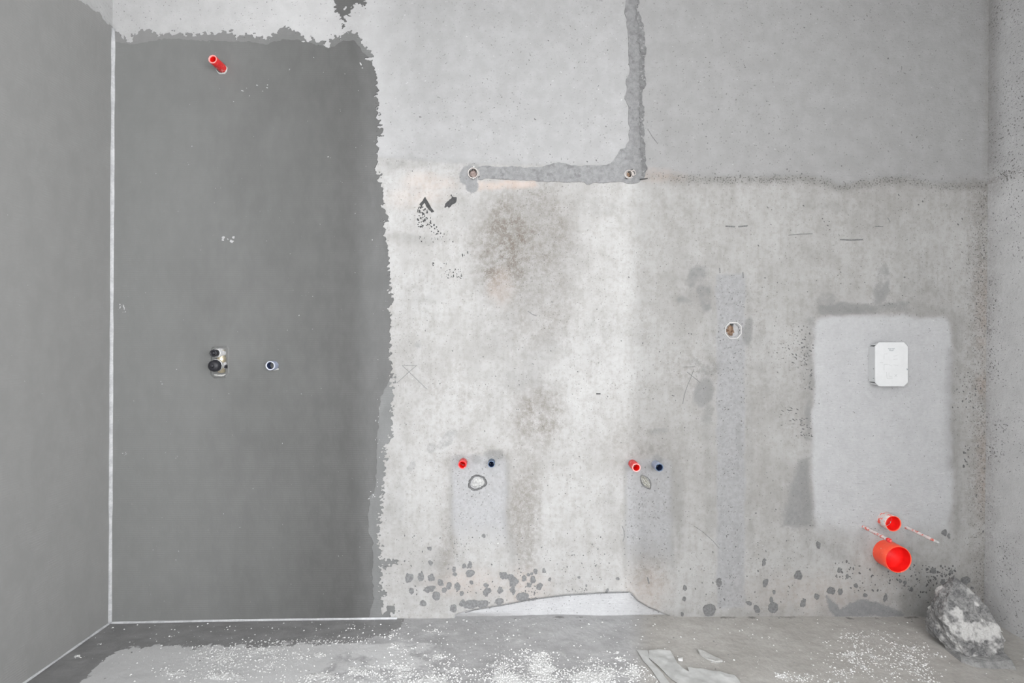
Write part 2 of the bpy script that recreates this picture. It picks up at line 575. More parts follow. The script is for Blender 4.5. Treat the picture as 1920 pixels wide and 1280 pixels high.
def mat_floor():
    t = NT('cement_screed')
    big = t.noise(4.5, 4)
    mid = t.noise(26, 4, 0.6, stretch=(0.5, 1, 1))
    fine = t.noise(110, 3, 0.6, off=2)
    warm = t.attr('f_warm')
    c = t.mix(t.ramp(t.add(t.mul(big, 0.5), t.mul(mid, 0.5)), 0.32, 0.68), (0.275, 0.275, 0.278), (0.365, 0.365, 0.367))
    w = t.mix(t.ramp(t.add(t.mul(big, 0.5), t.mul(mid, 0.5)), 0.32, 0.68), (0.31, 0.298, 0.278), (0.39, 0.378, 0.358))
    c = t.mix(warm, c, w)
    c = t.mix(t.mul(t.ramp(fine, 0.35, 0.7), 0.22), c, (0.20, 0.198, 0.195))
    pl = t.attr('f_pale')
    pf = t.ramp(t.add(pl, t.c0(mid, 0.9), t.c0(fine, 0.4)), 0.30, 0.55)
    c = t.mix(t.mul(pf, 0.85), c, (0.46, 0.46, 0.462))
    dk = t.attr('f_coat')
    df = t.ramp(t.add(dk, t.c0(mid, 1.3), t.c0(fine, 0.5)), 0.46, 0.56)
    c = t.mix(df, c, t.mix(t.ramp(mid, 0.3, 0.7), (0.165, 0.165, 0.165), (0.205, 0.205, 0.205)))
    du = t.attr('f_dust')
    duf = t.ramp(t.add(du, t.c0(fine, 0.9), t.c0(mid, 0.7)), 0.40, 0.85)
    c = t.mix(t.mul(duf, 0.8), c, (0.56, 0.56, 0.556))
    di = t.attr('f_dirt')
    c = t.mix(t.mul(t.ramp(t.add(di, t.c0(fine, 0.8)), 0.4, 0.8), 0.7), c, (0.10, 0.098, 0.095))
    return t.out(c, 0.85, t.bump(t.add(mid, t.mul(fine, 0.7), t.mul(duf, 1.2)), 0.5, 0.003), spec=0.25)


M['floor'] = mat_floor()

# ------------------------------------------------------------------ the back wall: relief and stains
cellp = 2.2
gx = np.arange(196.0, 1866.0, cellp)
gy = np.arange(-110.0, 1182.0, cellp)
GX, GY = np.meshgrid(gx, gy)
wx = GX + 16 * fbm(GX, GY, 60, 4, 1)
wy = GY + 16 * fbm(GX, GY, 60, 4, 2)
sx = GX + 5 * fbm(GX, GY, 22, 3, 3)
sy = GY + 5 * fbm(GX, GY, 22, 3, 4)
mott = 0.5 + fbm(GX, GY, 40, 4, 5)
mott2 = 0.5 + fbm(GX, GY, 16, 3, 6)
vstr = 0.5 + fbm(GX * 1.0, GY * 0.18, 24, 3, 8)
Zr = np.zeros_like(GX)
hgt = 0.0016 * fbm(GX, GY, 160, 3, 9) + 0.0006 * fbm(GX, GY, 24, 3, 10)
m_upper, m_lite, m_grey, m_soft, m_brown, m_pink, m_dark, m_speck, m_white, m_cool = (Zr.copy() for _ in range(10))


def put(a, v):
    np.maximum(a, v, out=a)


# upper coat of plaster, lower edge wandering around y = 300..345
edge = np.interp(GX, [700, 780, 860, 1000, 1170, 1215, 1300, 1440, 1500, 1545, 1575, 1640, 1700, 1760, 1850],
                 [292, 300, 306, 310, 312, 326, 330, 332, 329, 336, 347, 335, 334, 344, 344]) + 5 * fbm(GX, GY, 26, 3, 12)
up = 1 - sstep(-3, 4, GY - edge)
m_upper += up
hgt += 0.0022 * up
m_white += up * sstep(800, 540, GX)          # upper plaster gets paler towards the coated corner
near = np.exp(-((GY - edge - 5) / 10) ** 2)
put(m_soft, near * (0.35 + 0.5 * mott2) * sstep(690, 740, GX) * (0.55 + 0.45 * sstep(1200, 1260, GX)))
put(m_speck, near * 0.55 * sstep(1190, 1260, GX))
put(m_soft, 0.55 * rect(wx, wy, 715, 880, 296, 316, 16) * mott2 * 1.2)
# darker mood of the right upper panel
put(m_soft, 0.10 * sstep(1190, 1260, GX) * up + 0)
put(m_soft, 0.10 * mott * sstep(1195, 1290, GX) * (1 - up))

# central grime under the left electrical box
put(m_brown, 1.0 * ell(wx, wy, 950, 458, 62, 92, 8, 0.45) * (0.45 + 0.9 * mott2))
put(m_brown, 0.72 * ell(wx, wy, 1005, 440, 72, 95, 0, 0.45) * (0.35 + 0.8 * mott2))
put(m_brown, 0.6 * ell(wx, wy, 1010, 555, 62, 80, 0, 0.6) * (0.2 + mott))
put(m_soft, 0.52 * ell(wx, wy, 985, 475, 98, 135, 0, 0.45))
put(m_soft, 0.38 * ell(wx, wy, 985, 640, 90, 120, 0, 0.5) * mott * 1.6)
put(m_brown, 0.8 * ell(wx, wy, 1005, 775, 46, 52, 20, 0.55) * (0.3 + mott2))
put(m_brown, 0.30 * ell(wx, wy, 985, 830, 55, 40, 0, 0.6) * (0.3 + mott2))
put(m_brown, 0.75 * ell(wx, wy, 985, 965, 26, 115, 3, 0.6) * (0.3 + vstr))
put(m_brown, 0.55 * ell(wx, wy, 838, 1000, 14, 70, 0, 0.6) * (0.3 + vstr))
put(m_brown, 0.25 * ell(wx, wy, 850, 760, 90, 60, 0, 0.7) * mott2)
put(m_soft, 0.35 * ell(wx, wy, 785, 449, 55, 9, 4, 0.6))
put(m_soft, 0.30 * ell(wx, wy, 795, 560, 45, 34, 0, 0.6) * mott2 * 1.5)
put(m_soft, 0.26 * ell(wx, wy, 875, 400, 20, 34, 0, 0.6))
put(m_soft, 0.22 * ell(wx, wy, 760, 700, 40, 70, 0, 0.7) * mott)
put(m_soft, 0.30 * ell(wx, wy, 820, 1070, 60, 25, -40, 0.6) * mott2 * 1.5)
put(m_grey, 0.42 * ell(wx, wy, 842, 825, 26, 11, -38, 0.4))
put(m_grey, 0.40 * ell(wx, wy, 812, 838, 12, 10, -30, 0.5))
put(m_grey, 0.40 * ell(wx, wy, 772, 876, 8, 17, 25, 0.4))
put(m_pink, 0.30 * ell(wx, wy, 805, 344, 46, 16, 0, 0.6))
put(m_pink, 0.24 * ell(wx, wy, 780, 370, 50, 20, 0, 0.7))
put(m_pink, 0.55 * rect(wx, wy, 898, 1006, 336, 352, 12))
put(m_pink, 0.28 * ell(wx, wy, 1235, 326, 40, 12, 0, 0.7))
put(m_pink, 0.20 * ell(wx, wy, 935, 540, 20, 30, 0, 0.7))
put(m_pink, 0.22 * ell(wx, wy, 875, 1095, 60, 26, 0, 0.7))
put(m_pink, 0.24 * ell(wx, wy, 985, 1110, 40, 40, 0, 0.7))
put(m_pink, 0.22 * ell(wx, wy, 1215, 1105, 38, 42, 0, 0.7))
put(m_pink, 0.16 * ell(wx, wy, 1540, 1115, 120, 40, 0, 0.7))

# left electrical box smear
put(m_dark, 0.8 * ell(wx, wy, 879, 326, 18, 20, 0, 0.4))
put(m_dark, 0.75 * ell(wx, wy, 886, 345, 14, 14, 0, 0.5))

# basin patches
for (x0, x1, y0, y1) in ((845, 952, 852, 1058), (1172, 1262, 858, 1100)):
    p = rect(sx, sy, x0, x1, y0, y1, 16, 14)
    put(m_cool, 0.62 * p * sstep(y1 + 10, y1 - 90, GY))
    hgt -= 0.0025 * p * sstep(y1 + 10, y1 - 60, GY)
    rim = np.exp(-((GX - x0) / 5) ** 2) + np.exp(-((GX - x1) / 6) ** 2)
    put(m_soft, 0.45 * rim * sstep(y0 - 10, y0 + 30, GY) * sstep(y1, y1 - 60, GY))
    top_ = np.exp(-((np.hypot((GX - (x0 + x1) / 2) / 1.15, GY - 905) - 62) / 14) ** 2) * sstep(890, 850, GY)
    put(m_brown, 0.55 * top_ * (0.1 + mott2))
    put(m_grey, 0.42 * top_ * mott2 * 1.3)
put(m_grey, 0.62 * ell(wx, wy, 925, 852, 22, 12, 15, 0.5))
put(m_grey, 0.45 * ell(wx, wy, 888, 312, 14, 8, 0, 0.5))
put(m_grey, 0.5 * ell(wx, wy, 892, 862, 14, 12, 0, 0.6))
put(m_grey, 0.5 * ell(wx, wy, 866, 858, 12, 8, 0, 0.6))
put(m_grey, 0.45 * ell(wx, wy, 1236, 806, 16, 9, 10, 0.5))
put(m_grey, 0.5 * ell(wx, wy, 1234, 860, 12, 8, 10, 0.5))
put(m_grey, 0.4 * ell(wx, wy, 1180, 868, 10, 8, 10, 0.5))
put(m_brown, 0.34 * ell(wx, wy, 1180, 818, 50, 26, -20, 0.6) * (0.3 + mott2))
put(m_soft, 0.5 * ell(wx, wy, 1270, 950, 14, 75, 0, 0.6))
put(m_soft, 0.4 * ell(wx, wy, 955, 1010, 8, 60, -4, 0.6))
put(m_brown, 0.34 * ell(wx, wy, 1215, 1070, 36, 50, 0, 0.5) * (0.4 + mott2))

# filled vertical chase
ch = rect(sx, sy, 1343, 1398, 512, 1140, 12, 4)
put(m_cool, 0.72 * ch)
put(m_soft, 0.10 * ch)
hgt -= 0.002 * ch
put(m_soft, 0.42 * rect(wx, wy, 1322, 1345, 540, 1000, 18) * (0.5 + 0.6 * vstr))
put(m_soft, 0.32 * rect(wx, wy, 1396, 1412, 540, 1060, 14) * (0.5 + 0.6 * vstr))
put(m_grey, 0.55 * ell(wx, wy, 1404, 622, 13, 30, 0, 0.5))
put(m_soft, 0.35 * rect(wx, wy, 1352, 1362, 800, 1060, 8) * vstr * 1.4)
put(m_soft, 0.35 * rect(wx, wy, 1376, 1390, 800, 1060, 8) * vstr * 1.4)
put(m_grey, 0.62 * ell(wx, wy, 1306, 518, 26, 18, -30, 0.5) * (0.5 + mott2))
put(m_grey, 0.48 * ell(wx, wy, 1322, 550, 16, 40, 0, 0.5) * (0.5 + mott2))
put(m_grey, 0.42 * ell(wx, wy, 1283, 565, 16, 10, 20, 0.5) * (0.5 + mott2))
put(m_grey, 0.58 * ell(wx, wy, 1320, 735, 20, 36, 10, 0.4))
put(m_grey, 0.42 * ell(wx, wy, 1330, 690, 26, 12, -20, 0.5))
put(m_grey, 0.40 * ell(wx, wy, 1330, 780, 15, 24, 10, 0.5))
put(m_grey, 0.34 * ell(wx, wy, 1306, 680, 16, 10, 0, 0.5))

put(m_soft, 0.32 * ell(wx, wy, 1300, 540, 46, 60, 10, 0.6) * mott2 * 1.4)
put(m_soft, 0.30 * ell(wx, wy, 1425, 680, 30, 60, 0, 0.6) * mott2 * 1.4)
put(m_brown, 0.32 * ell(wx, wy, 1300, 690, 50, 30, -10, 0.6) * mott2 * 1.5)
put(m_soft, 0.26 * ell(wx, wy, 1160, 950, 30, 90, 10, 0.6) * vstr * 1.3)
put(m_soft, 0.24 * ell(wx, wy, 1120, 640, 60, 50, 0, 0.7) * mott2 * 1.4)
put(m_soft, 0.30 * ell(wx, wy, 1100, 385, 70, 26, 8, 0.6) * mott2 * 1.4)
put(m_grey, 0.36 * ell(wx, wy, 790, 640, 26, 10, -10, 0.6) * mott2 * 1.6)
put(m_soft, 0.35 * ell(wx, wy, 745, 945, 26, 50, 20, 0.6) * vstr * 1.3)
# smooth patch around the toilet connections
tp = rect(wx * 0.5 + sx * 0.5, wy * 0.4 + sy * 0.6, 1523, 1784, 592, 1050, 26, 26)
low = sstep(1070, 950, GY + 0.12 * np.abs(GX - 1660))
put(m_lite, 0.9 * tp * low)
hgt += 0.003 * rect(sx, sy, 1524, 1788, 592, 1040, 26, 26) * low
ring = np.clip(rect(sx, sy, 1502, 1806, 570, 1050, 26, 40) - tp, 0, 1)
put(m_soft, 0.55 * ring * (0.35 + 0.6 * mott))
put(m_grey, 0.60 * rect(wx, wy, 1530, 1705, 566, 592, 14) * (0.45 + 0.7 * mott))
put(m_grey, 0.50 * ell(wx, wy, 1648, 535, 18, 44, 6, 0.5) * (0.5 + mott))
put(m_grey, 0.44 * ell(wx, wy, 1545, 560, 20, 18, 0, 0.5))
put(m_grey, 0.52 * rect(wx, wy, 1508, 1526, 590, 830, 14) * (0.5 + 0.7 * mott2))
put(m_grey, np.clip(0.34 + poly_sdf(wx, wy, [(1462, 985), (1470, 930), (1488, 885), (1500, 862), (1522, 858), (1524, 985), (1495, 992)]) / 40, 0, 0.6))
put(m_soft, 0.5 * rect(wx, wy, 1772, 1796, 650, 880, 20) * (0.4 + mott))
put(m_soft, 0.38 * ell(wx, wy, 1560, 1030, 40, 14, 30, 0.6))
put(m_pink, 0.12 * ell(wx, wy, 1640, 1065, 50, 30, 0, 0.7))
put(m_soft, 0.30 * ell(wx, wy, 1720, 540, 40, 60, 30, 0.6) * mott2 * 1.5)
put(m_soft, 0.30 * ell(wx, wy, 1570, 390, 90, 14, 4, 0.6) * mott2 * 1.5)

# grimy right corner
cr = sstep(1798, 1846, GX + 14 * fbm(GX, GY, 70, 4, 21)) * sstep(330, 370, GY)
put(m_brown, 0.60 * cr * (0.25 + 0.8 * mott))
put(m_speck, 0.42 * cr)
put(m_brown, 0.30 * sstep(1836, 1852, GX) * (1 - sstep(330, 350, GY)))
put(m_brown, 0.4 * ell(wx, wy, 1830, 345, 40, 12, 0, 0.6))
put(m_pink, 0.18 * sstep(1820, 1846, GX) * rect(GX, GY, 1780, 1900, 500, 1000, 60) * mott * 1.6)
# right lower zone
put(m_dark, np.clip(0.5 + poly_sdf(wx, wy, [(1550, 1116), (1566, 1128), (1580, 1142), (1606, 1130), (1622, 1122), (1650, 1130),
                                       (1690, 1146), (1698, 1158), (1572, 1160), (1558, 1146)]) / 26, 0, 0.72))
put(m_soft, 0.35 * rect(wx, wy, 1556, 1700, 1112, 1158, 18) * mott * 1.6)
put(m_soft, 0.30 * rect(wx, wy, 1440, 1850, 1138, 1160, 16) * mott2 * 1.5)
put(m_soft, 0.25 * rect(wx, wy, 1210, 1560, 1145, 1162, 10) * mott2 * 1.5)

# the lower rim where the plaster stops short: recess under an arc
arc_top = np.interp(GX, [852, 880, 915, 950, 1010, 1060, 1120, 1178, 1184, 1196, 1215, 1236, 1262],
                    [1152, 1144, 1138, 1132, 1121, 1115, 1111, 1109, 1111, 1126, 1137, 1146, 1158])
rec = sstep(-0.5, 2.4, GY - arc_top) * ((GX > 852) & (GX < 1258))
hgt -= 0.011 * rec
hgt += 0.003 * np.exp(-((GY - arc_top + 5) / 5) ** 2) * ((GX > 870) & (GX < 1190))
put(m_lite, rec)
for a in (m_brown, m_soft, m_grey, m_pink, m_dark):
    a *= (1 - 0.8 * rec)
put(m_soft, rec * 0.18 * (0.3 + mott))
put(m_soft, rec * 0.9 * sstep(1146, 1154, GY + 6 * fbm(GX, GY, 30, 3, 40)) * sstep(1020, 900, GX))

# speckle density
m_speck += 0.10 + 0.10 * (1 - up) + 0.16 * np.clip(fbm(GX, GY, 120, 3, 30) + 0.25, 0, 1)
m_speck += 0.16 * (1 - up) * np.clip(fbm(GX, GY, 45, 3, 31) + 0.2, 0, 1)
put(m_speck, 0.36 * ell(wx, wy, 1000, 470, 110, 150, 0, 0.5))
put(m_speck, 0.30 * ell(wx, wy, 1320, 640, 60, 200, 0, 0.5))
put(m_speck, 0.28 * rect(wx, wy, 1440, 1850, 360, 560, 60) * mott * 1.5)
m_speck *= (1 - 0.7 * tp * low)
m_speck = np.clip(m_speck, 0, 1)

# keep everything behind the coated area flat and clean
coat_zone = sstep(742, 715, GX) * sstep(40, 70, GY)
hgt *= (1 - coat_zone)

# holes for pipes and boxes (pixel centre, radius)
HOLES = [(868.5, 866.5, 7.3), (922, 866, 6.0), (1186.5, 869.5, 7.3), (1229.5, 870.5, 6.6),
         (1657.5, 973, 14.0), (1660.2, 1035, 23.4), (887, 325, 9.5), (1180, 326.5, 7.0), (1375, 619, 14.0)]
ccx = (GX[:-1, :-1] + GX[1:, 1:]) / 2
ccy = (GY[:-1, :-1] + GY[1:, 1:]) / 2
hole = np.zeros(ccx.shape, bool)
for (hx, hy, hr) in HOLES:
    hole |= np.hypot(ccx - hx, ccy - hy) < hr - 1.6


def wall_h(u, v):
    c = (u - gx[0]) / cellp
    r = (v - gy[0]) / cellp
    c = min(max(c, 0), len(gx) - 1.001)
    r = min(max(r, 0), len(gy) - 1.001)
    i, j = int(r), int(c)
    a, b = r - i, c - j
    return float((hgt[i, j] * (1 - b) + hgt[i, j + 1] * b) * (1 - a) + (hgt[i + 1, j] * (1 - b) + hgt[i + 1, j + 1] * b) * a)


# row 0 is the top; flip so that normals face the room
wall_back = grid_mesh('wall_back', X_(GX)[::-1], -hgt[::-1], Z_(GY)[::-1], M['wall'], hole[::-1],
                      {k: v[::-1] for k, v in dict(m_upper=m_upper, m_lite=m_lite, m_grey=m_grey, m_soft=m_soft,
                                                   m_brown=m_brown, m_pink=m_pink, m_dark=m_dark, m_speck=m_speck, m_white=m_white, m_cool=m_cool).items()})
tag(wall_back, 'stained raw plaster wall facing the camera, half of it coated grey', 'wall', kind='structure')

# ------------------------------------------------------------------ side walls, ceiling, front wall


def left_x(z):
    return X_(206) + (z / 2.3) * (6 / S)


def right_x(z):
    return X_(1845) + (z / 2.41) * (10 / S)


def side_wall(name, xf, sgn, label):
    WY = WYR
    us = np.concatenate([np.arange(0, 0.5, 0.006), [0.5, 0.6, WY[0], WY[1], (WY[1] - FRONT) / 2, -FRONT]])     # distance from the back wall
    zs = np.arange(-0.06, 2.63, 0.006)
    U, Zg = np.meshgrid(us, zs)
    px = U * S
    py = 640 - (Zg - H) * S
    n1 = fbm(px, py, 40, 4, 51)
    h = 0.0016 * fbm(px, py, 120, 3, 50) + 0.0008 * fbm(px, py, 20, 3, 52)
    if sgn > 0:
        h = h * 0
    a = {k: np.zeros_like(U) for k in ('m_upper', 'm_lite', 'm_grey', 'm_soft', 'm_brown', 'm_pink', 'm_dark', 'm_speck', 'm_white', 'm_cool')}
    if sgn < 0:
        a['m_white'][:] = 1.0  # plaster whitened here to stand in for light this wall lacks
        a['m_speck'][:] = np.clip(0.28 + 0.5 * fbm(px, py, 50, 3, 53), 0, 1)
        a['m_brown'][:] = 0.35 * sstep(30, 0, px + 20 * n1) + 0.45 * np.exp(-((py - 345 - 14 * n1) / 12) ** 2) * 0.8
        a['m_upper'][:] = sstep(360, 330, py)
        cl = np.clip(fbm(px, py, 34, 3, 57) * 2.2, 0, 1) * sstep(70, 20, px)
        a['m_grey'][:] = 0.34 * cl
        a['m_speck'] += 0.30 * cl
        a['m_soft'][:] = 0.25 * sstep(345, 320, py) + 0.25 * np.clip(n1, 0, 1) + 0.4 * sstep(40, 0, px) * sstep(330, 300, py)
        a['m_dark'][:] = 0.5 * sstep(1110, 1150, py + 40 * n1) * sstep(60, 10, px)
        h += 0.003 * sstep(352, 344, py + 8 * n1)
    else:
        a['m_upper'][:] = 1.0
        a['m_white'][:] = 1.0
        a['m_speck'][:] = 0.12
    XX = np.where(sgn > 0, left_x(Zg), right_x(Zg)) + sgn * h
    uc = (U[:-1, :-1] + U[1:, 1:]) / 2
    zc = (Zg[:-1, :-1] + Zg[1:, 1:]) / 2
    hole = (uc > WY[0]) & (uc < WY[1]) & (zc > WZ[0]) & (zc < WZ[1])
    if sgn > 0:
        XX, UU, ZZ = XX[:, ::-1], U[:, ::-1], Zg[:, ::-1]
        a = {k: v[:, ::-1] for k, v in a.items()}
        hole = hole[:, ::-1]
    else:
        UU, ZZ = U, Zg
    o = grid_mesh(name, XX, -UU, ZZ, M['wall'], hole, a)
    return tag(o, label, 'wall', kind='structure')


wall_left = side_wall('wall_left', left_x, 1, 'grey coated side wall meeting the back wall at the white bead')
wall_right = side_wall('wall_right', right_x, -1, 'bare plaster side wall beside the toilet connections')


def box(bm, x0, x1, y0, y1, z0, z1):
    vs = [bm.verts.new(p) for p in ((x0, y0, z0), (x1, y0, z0), (x1, y1, z0), (x0, y1, z0),
                                    (x0, y0, z1), (x1, y0, z1), (x1, y1, z1), (x0, y1, z1))]
    for f in ((0, 3, 2, 1), (4, 5, 6, 7), (0, 1, 5, 4), (1, 2, 6, 5), (2, 3, 7, 6), (3, 0, 4, 7)):
        bm.faces.new([vs[i] for i in f])
    return vs


bm = bmesh.new()
box(bm, -1.75, 2.05, FRONT - 0.12, 0.12, 2.62, 2.74)
tag(mesh_bm('ceiling', bm, M['ceiling']), 'plain plastered ceiling above the picture', 'ceiling', kind='structure')
bm = bmesh.new()
ya, yb = FRONT - 0.10, FRONT
xs = [-1.75, WXF[0][0], WXF[0][1], DOOR[0], DOOR[1], WXF[1][0], WXF[1][1], 2.05]
for k in (0, 2, 4, 6):
    box(bm, xs[k], xs[k + 1], ya, yb, -0.06, 2.62)
for k in (1, 5):
    box(bm, xs[k], xs[k + 1], ya, yb, -0.06, WZ[0])
    box(bm, xs[k], xs[k + 1], ya, yb, WZ[1], 2.62)
box(bm, DOOR[0], DOOR[1], ya, yb, 1.82, 2.62)
tag(mesh_bm('wall_front', bm, M['ceiling']), 'wall behind the camera with a doorway to the hall', 'wall', kind='structure')
for nm, x0, x1 in (('wall_hall_left', -0.58, -0.48), ('wall_hall_right', 0.46, 0.56)):  # added to keep the hall light from reaching the front openings
    bm = bmesh.new()
    box(bm, x0, x1, -10.2, ya, -0.06, 2.74)
    tag(mesh_bm(nm, bm, M['ceiling']), 'hall side wall behind the camera', 'wall', kind='structure')
y0, y1 = -WYR[1], -WYR[0]  # frames added around the unseen fill lights
for i, xw in enumerate((left_x(1.4) - 0.07, right_x(1.4) + 0.03)):
    bm = bmesh.new()
    for (p, q, z0, z1) in ((y0, y0 + 0.035, WZ[0], WZ[1]), (y1 - 0.035, y1, WZ[0], WZ[1]),
                           (y0 + 0.035, y1 - 0.035, WZ[0], WZ[0] + 0.035), (y0 + 0.035, y1 - 0.035, WZ[1] - 0.035, WZ[1])):
        box(bm, xw, xw + 0.04, p, q, z0, z1)
    tag(mesh_bm('window_%d' % (i + 1), bm, M['frame']), 'white window frame in the side wall beyond the picture', 'window', kind='structure')
for i, (a, b) in enumerate(WXF):
    bm = bmesh.new()
    for (p, q, z0, z1) in ((a, a + 0.035, WZ[0], WZ[1]), (b - 0.035, b, WZ[0], WZ[1]),
                           (a + 0.035, b - 0.035, WZ[0], WZ[0] + 0.035), (a + 0.035, b - 0.035, WZ[1] - 0.035, WZ[1])):
        box(bm, p, q, FRONT - 0.07, FRONT - 0.03, z0, z1)
    tag(mesh_bm('window_%d' % (i + 3), bm, M['frame']), 'white window frame in the wall behind the camera', 'window', kind='structure')

# ------------------------------------------------------------------ floor


def floor_z(x):
    return float(np.interp(x, [X_(206), X_(480), X_(720), X_(1000), X_(1900)], [-0.020, -0.009, -0.003, 0.006, 0.006]))


def floor_pt(px, py):
    """point of the floor seen at a pixel"""
    z = 0.0
    for _ in range(3):
        d = (H - z) * F / (py - 640.0)
        x = (px - 960.0) * d / F
        z = floor_z(x)
    return x, -D + d


def to_px(x, y, z=0.0):
    d = y + D
    return 960 + x * F / d, 640 + (H - z) * F / d


fx = np.arange(-1.62, 1.93, 0.0055)
fy = np.concatenate([np.arange(0.03, -0.80, -0.005), [-0.85, -1.0, -1.5, -2.5, FRONT - 0.1]])
FX, FY = np.meshgrid(fx, fy)
fz = np.interp(FX, [X_(206), X_(480), X_(720), X_(1000), X_(1900)], [-0.020, -0.009, -0.003, 0.006, 0.006])
dd = np.maximum(FY + D, 0.35)
FPX = 960 + FX * F / dd
FPY = 640 + (H - fz) * F / dd
mx, my = FX * S, FY * S        # floor-plane units for noise
fn = fbm(mx, my, 60, 4, 60)
fn2 = fbm(mx, my, 18, 3, 61)
fz = fz + 0.004 * fbm(mx, my, 90, 3, 62) + 0.0015 * fn2
# tidy up next to the walls
f_coat_edge = np.interp(FPX, [100, 150, 200, 245, 300, 400, 480, 560, 620, 700, 740, 757, 763],
                        [1400, 1274, 1234, 1214, 1212, 1211, 1209, 1206, 1206, 1199, 1184, 1168, 1140])
f_coat = np.clip(0.5 + (f_coat_edge - FPY + 12 * fn + 10 * fn2) / 22, 0, 1)
f_coat[FPX > 775] = 0
f_pale = rect(FPX + 30 * fn, FPY + 10 * fn, 100, 1300, 1204, 1330, 14) * (0.70 + 0.7 * fn) * sstep(1050, 560, FPX)
f_pale = np.maximum(f_pale, 0.35 * rect(FPX, FPY, 700, 1200, 1165, 1330, 40) * (0.6 + fn))
f_warm = sstep(1170, 1230, FPX)  # warmer tone right of the doorway light's edge, painted into the floor


def dust_density(px, py, n, n2):
    """how much white debris lies at a place (0..1)"""
    d = 0.0
    a = sstep(430, 640, px) * sstep(1225, 1190, px) * sstep(1240, 1274, py + 30 * n)
    d = np.maximum(d, a * (0.72 + 1.5 * n))
    b = sstep(770, 850, px) * sstep(1070, 1000, px) * sstep(1218, 1236, py + 20 * n) * (0.6 + 1.6 * n)
    d = np.maximum(d, b)
    c = sstep(290, 420, px) * sstep(650, 480, px) * sstep(1204, 1216, py) * sstep(1290, 1210, py - 0.12 * (px - 300)) * (0.35 + 1.2 * n)
    d = np.maximum(d, c)
    e = sstep(1500, 1590, px) * sstep(1800, 1720, px) * sstep(1172, 1200, py) * (0.22 + 0.9 * n2 + 0.4 * n)
    d = np.maximum(d, e)
    f = 0.035 + 0.45 * np.maximum(n - 0.12, 0)
    d = np.maximum(d, f * sstep(150, 260, px) * (0.35 + 0.65 * sstep(1235, 1190, px)))
    g = np.exp(-((py - np.interp(px, [300, 480, 620, 700, 745], [1207, 1205, 1203, 1197, 1184])) / 7.0) ** 2) * sstep(400, 520, px) * sstep(760, 735, px)
    d = np.maximum(d, g * (0.45 + 0.8 * n2))
    for (cx, cy, rx, ry) in ((740, 1212, 15, 6.5), (762, 1220, 11, 5), (820, 1184, 14, 4), (568, 1234, 12, 9), (600, 1228, 14, 4),
                             (665, 1255, 12, 5), (1165, 1225, 7, 3), (820, 1232, 20, 6), (690, 1262, 40, 7), (600, 1268, 40, 7), (860, 1258, 50, 8), (950, 1250, 40, 8), (700, 1246, 20, 3), (1640, 1235, 30, 8), (1580, 1260, 24, 6), (1240, 1215, 6, 2), (1100, 1236, 22, 6), (1120, 1250, 20, 6),
                             (985, 1228, 28, 9), (1170, 1240, 22, 5), (1080, 1270, 22, 6), (1225, 1272, 24, 6), (180, 1205, 9, 4),
                             (152, 1232, 11, 3), (430, 1270, 40, 8), (340, 1265, 25, 8), (1345, 1240, 10, 4), (1500, 1272, 30, 7),
                             (1470, 1268, 14, 7), (1600, 1225, 24, 9)):
        d = np.maximum(d, ell(px + 34 * n2 + 20 * n, py + 9 * n2 + 5 * n, cx, cy, rx, ry, 0, 0.6) * (0.7 + 0.9 * n2))
    return np.clip(d, 0, 1)


f_dust = 0.85 * dust_density(FPX, FPY, fn, fn2)
f_dirt = 0.75 * np.exp(-((FPY - 1158 - 4 * fn) / 3.5) ** 2) * sstep(840, 870, FPX) * (0.6 + 1.2 * fn2)  # floor darker along the foot of the wall
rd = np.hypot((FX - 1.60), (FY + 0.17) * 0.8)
f_dirt = np.maximum(f_dirt, 0.6 * sstep(0.16, 0.08, rd) * (0.6 + fn2))  # floor darker around the mortar lump
fz = np.where(FY > 0.0, fz, fz)
floor = grid_mesh('floor', FX[::-1], FY[::-1], fz[::-1], M['floor'], None,
                  {k: np.clip(v, 0, 1)[::-1] for k, v in dict(f_coat=f_coat, f_pale=f_pale, f_warm=f_warm, f_dust=f_dust, f_dirt=f_dirt).items()})
tag(floor, 'dusty grey cement screed floor strewn with white crumbs', 'floor', kind='structure')


def fz_at(x, y):
    j = min(max((x - fx[0]) / 0.0055, 0), len(fx) - 1.001)
    i = int(np.argmin(np.abs(fy - y)))
    k = int(j)
    b = j - k
    return float(fz[i, k] * (1 - b) + fz[i, k + 1] * b)


# ------------------------------------------------------------------ grey waterproof coat
COAT = [(190, 62), (214, 60), (222, 60), (232, 70), (243, 74), (252, 66), (262, 58), (275, 56), (290, 62), (297, 68), (310, 63), (330, 65),
        (350, 68), (370, 62), (385, 62), (400, 63), (415, 60), (435, 63), (450, 74), (460, 68), (470, 64), (480, 65), (500, 72),
        (520, 62), (528, 52), (540, 52), (555, 60), (570, 70), (585, 78), (605, 80), (615, 87), (625, 70), (640, 68), (655, 60),
        (670, 64), (680, 78), (690, 92), (697, 108), (700, 122), (706, 140), (709, 165), (708, 200), (712, 230), (716, 245),
        (708, 262), (710, 280), (704, 300), (706, 320), (712, 332), (717, 350), (720, 370), (719, 395), (721, 420), (720, 440),
        (724, 455), (728, 470), (730, 490), (729, 510), (732, 525), (731, 545), (738, 552), (735, 562), (730, 572), (731, 600),
        (732, 640), (733, 660), (730, 670), (734, 690), (736, 720), (735, 745), (735, 770), (734, 800), (733, 818), (724, 826),
        (721, 840), (723, 860), (720, 880), (721, 895), (717, 920), (716, 935), (712, 960), (710, 1000), (711, 1020), (713, 1040),
        (712, 1048), (730, 1051), (748, 1055), (730, 1059), (711, 1062), (714, 1080), (711, 1100), (714, 1106), (728, 1110),
        (714, 1118), (713, 1133), (735, 1135), (741, 1137), (738, 1147), (730, 1155), (718, 1164), (718, 1185), (190, 1185)]
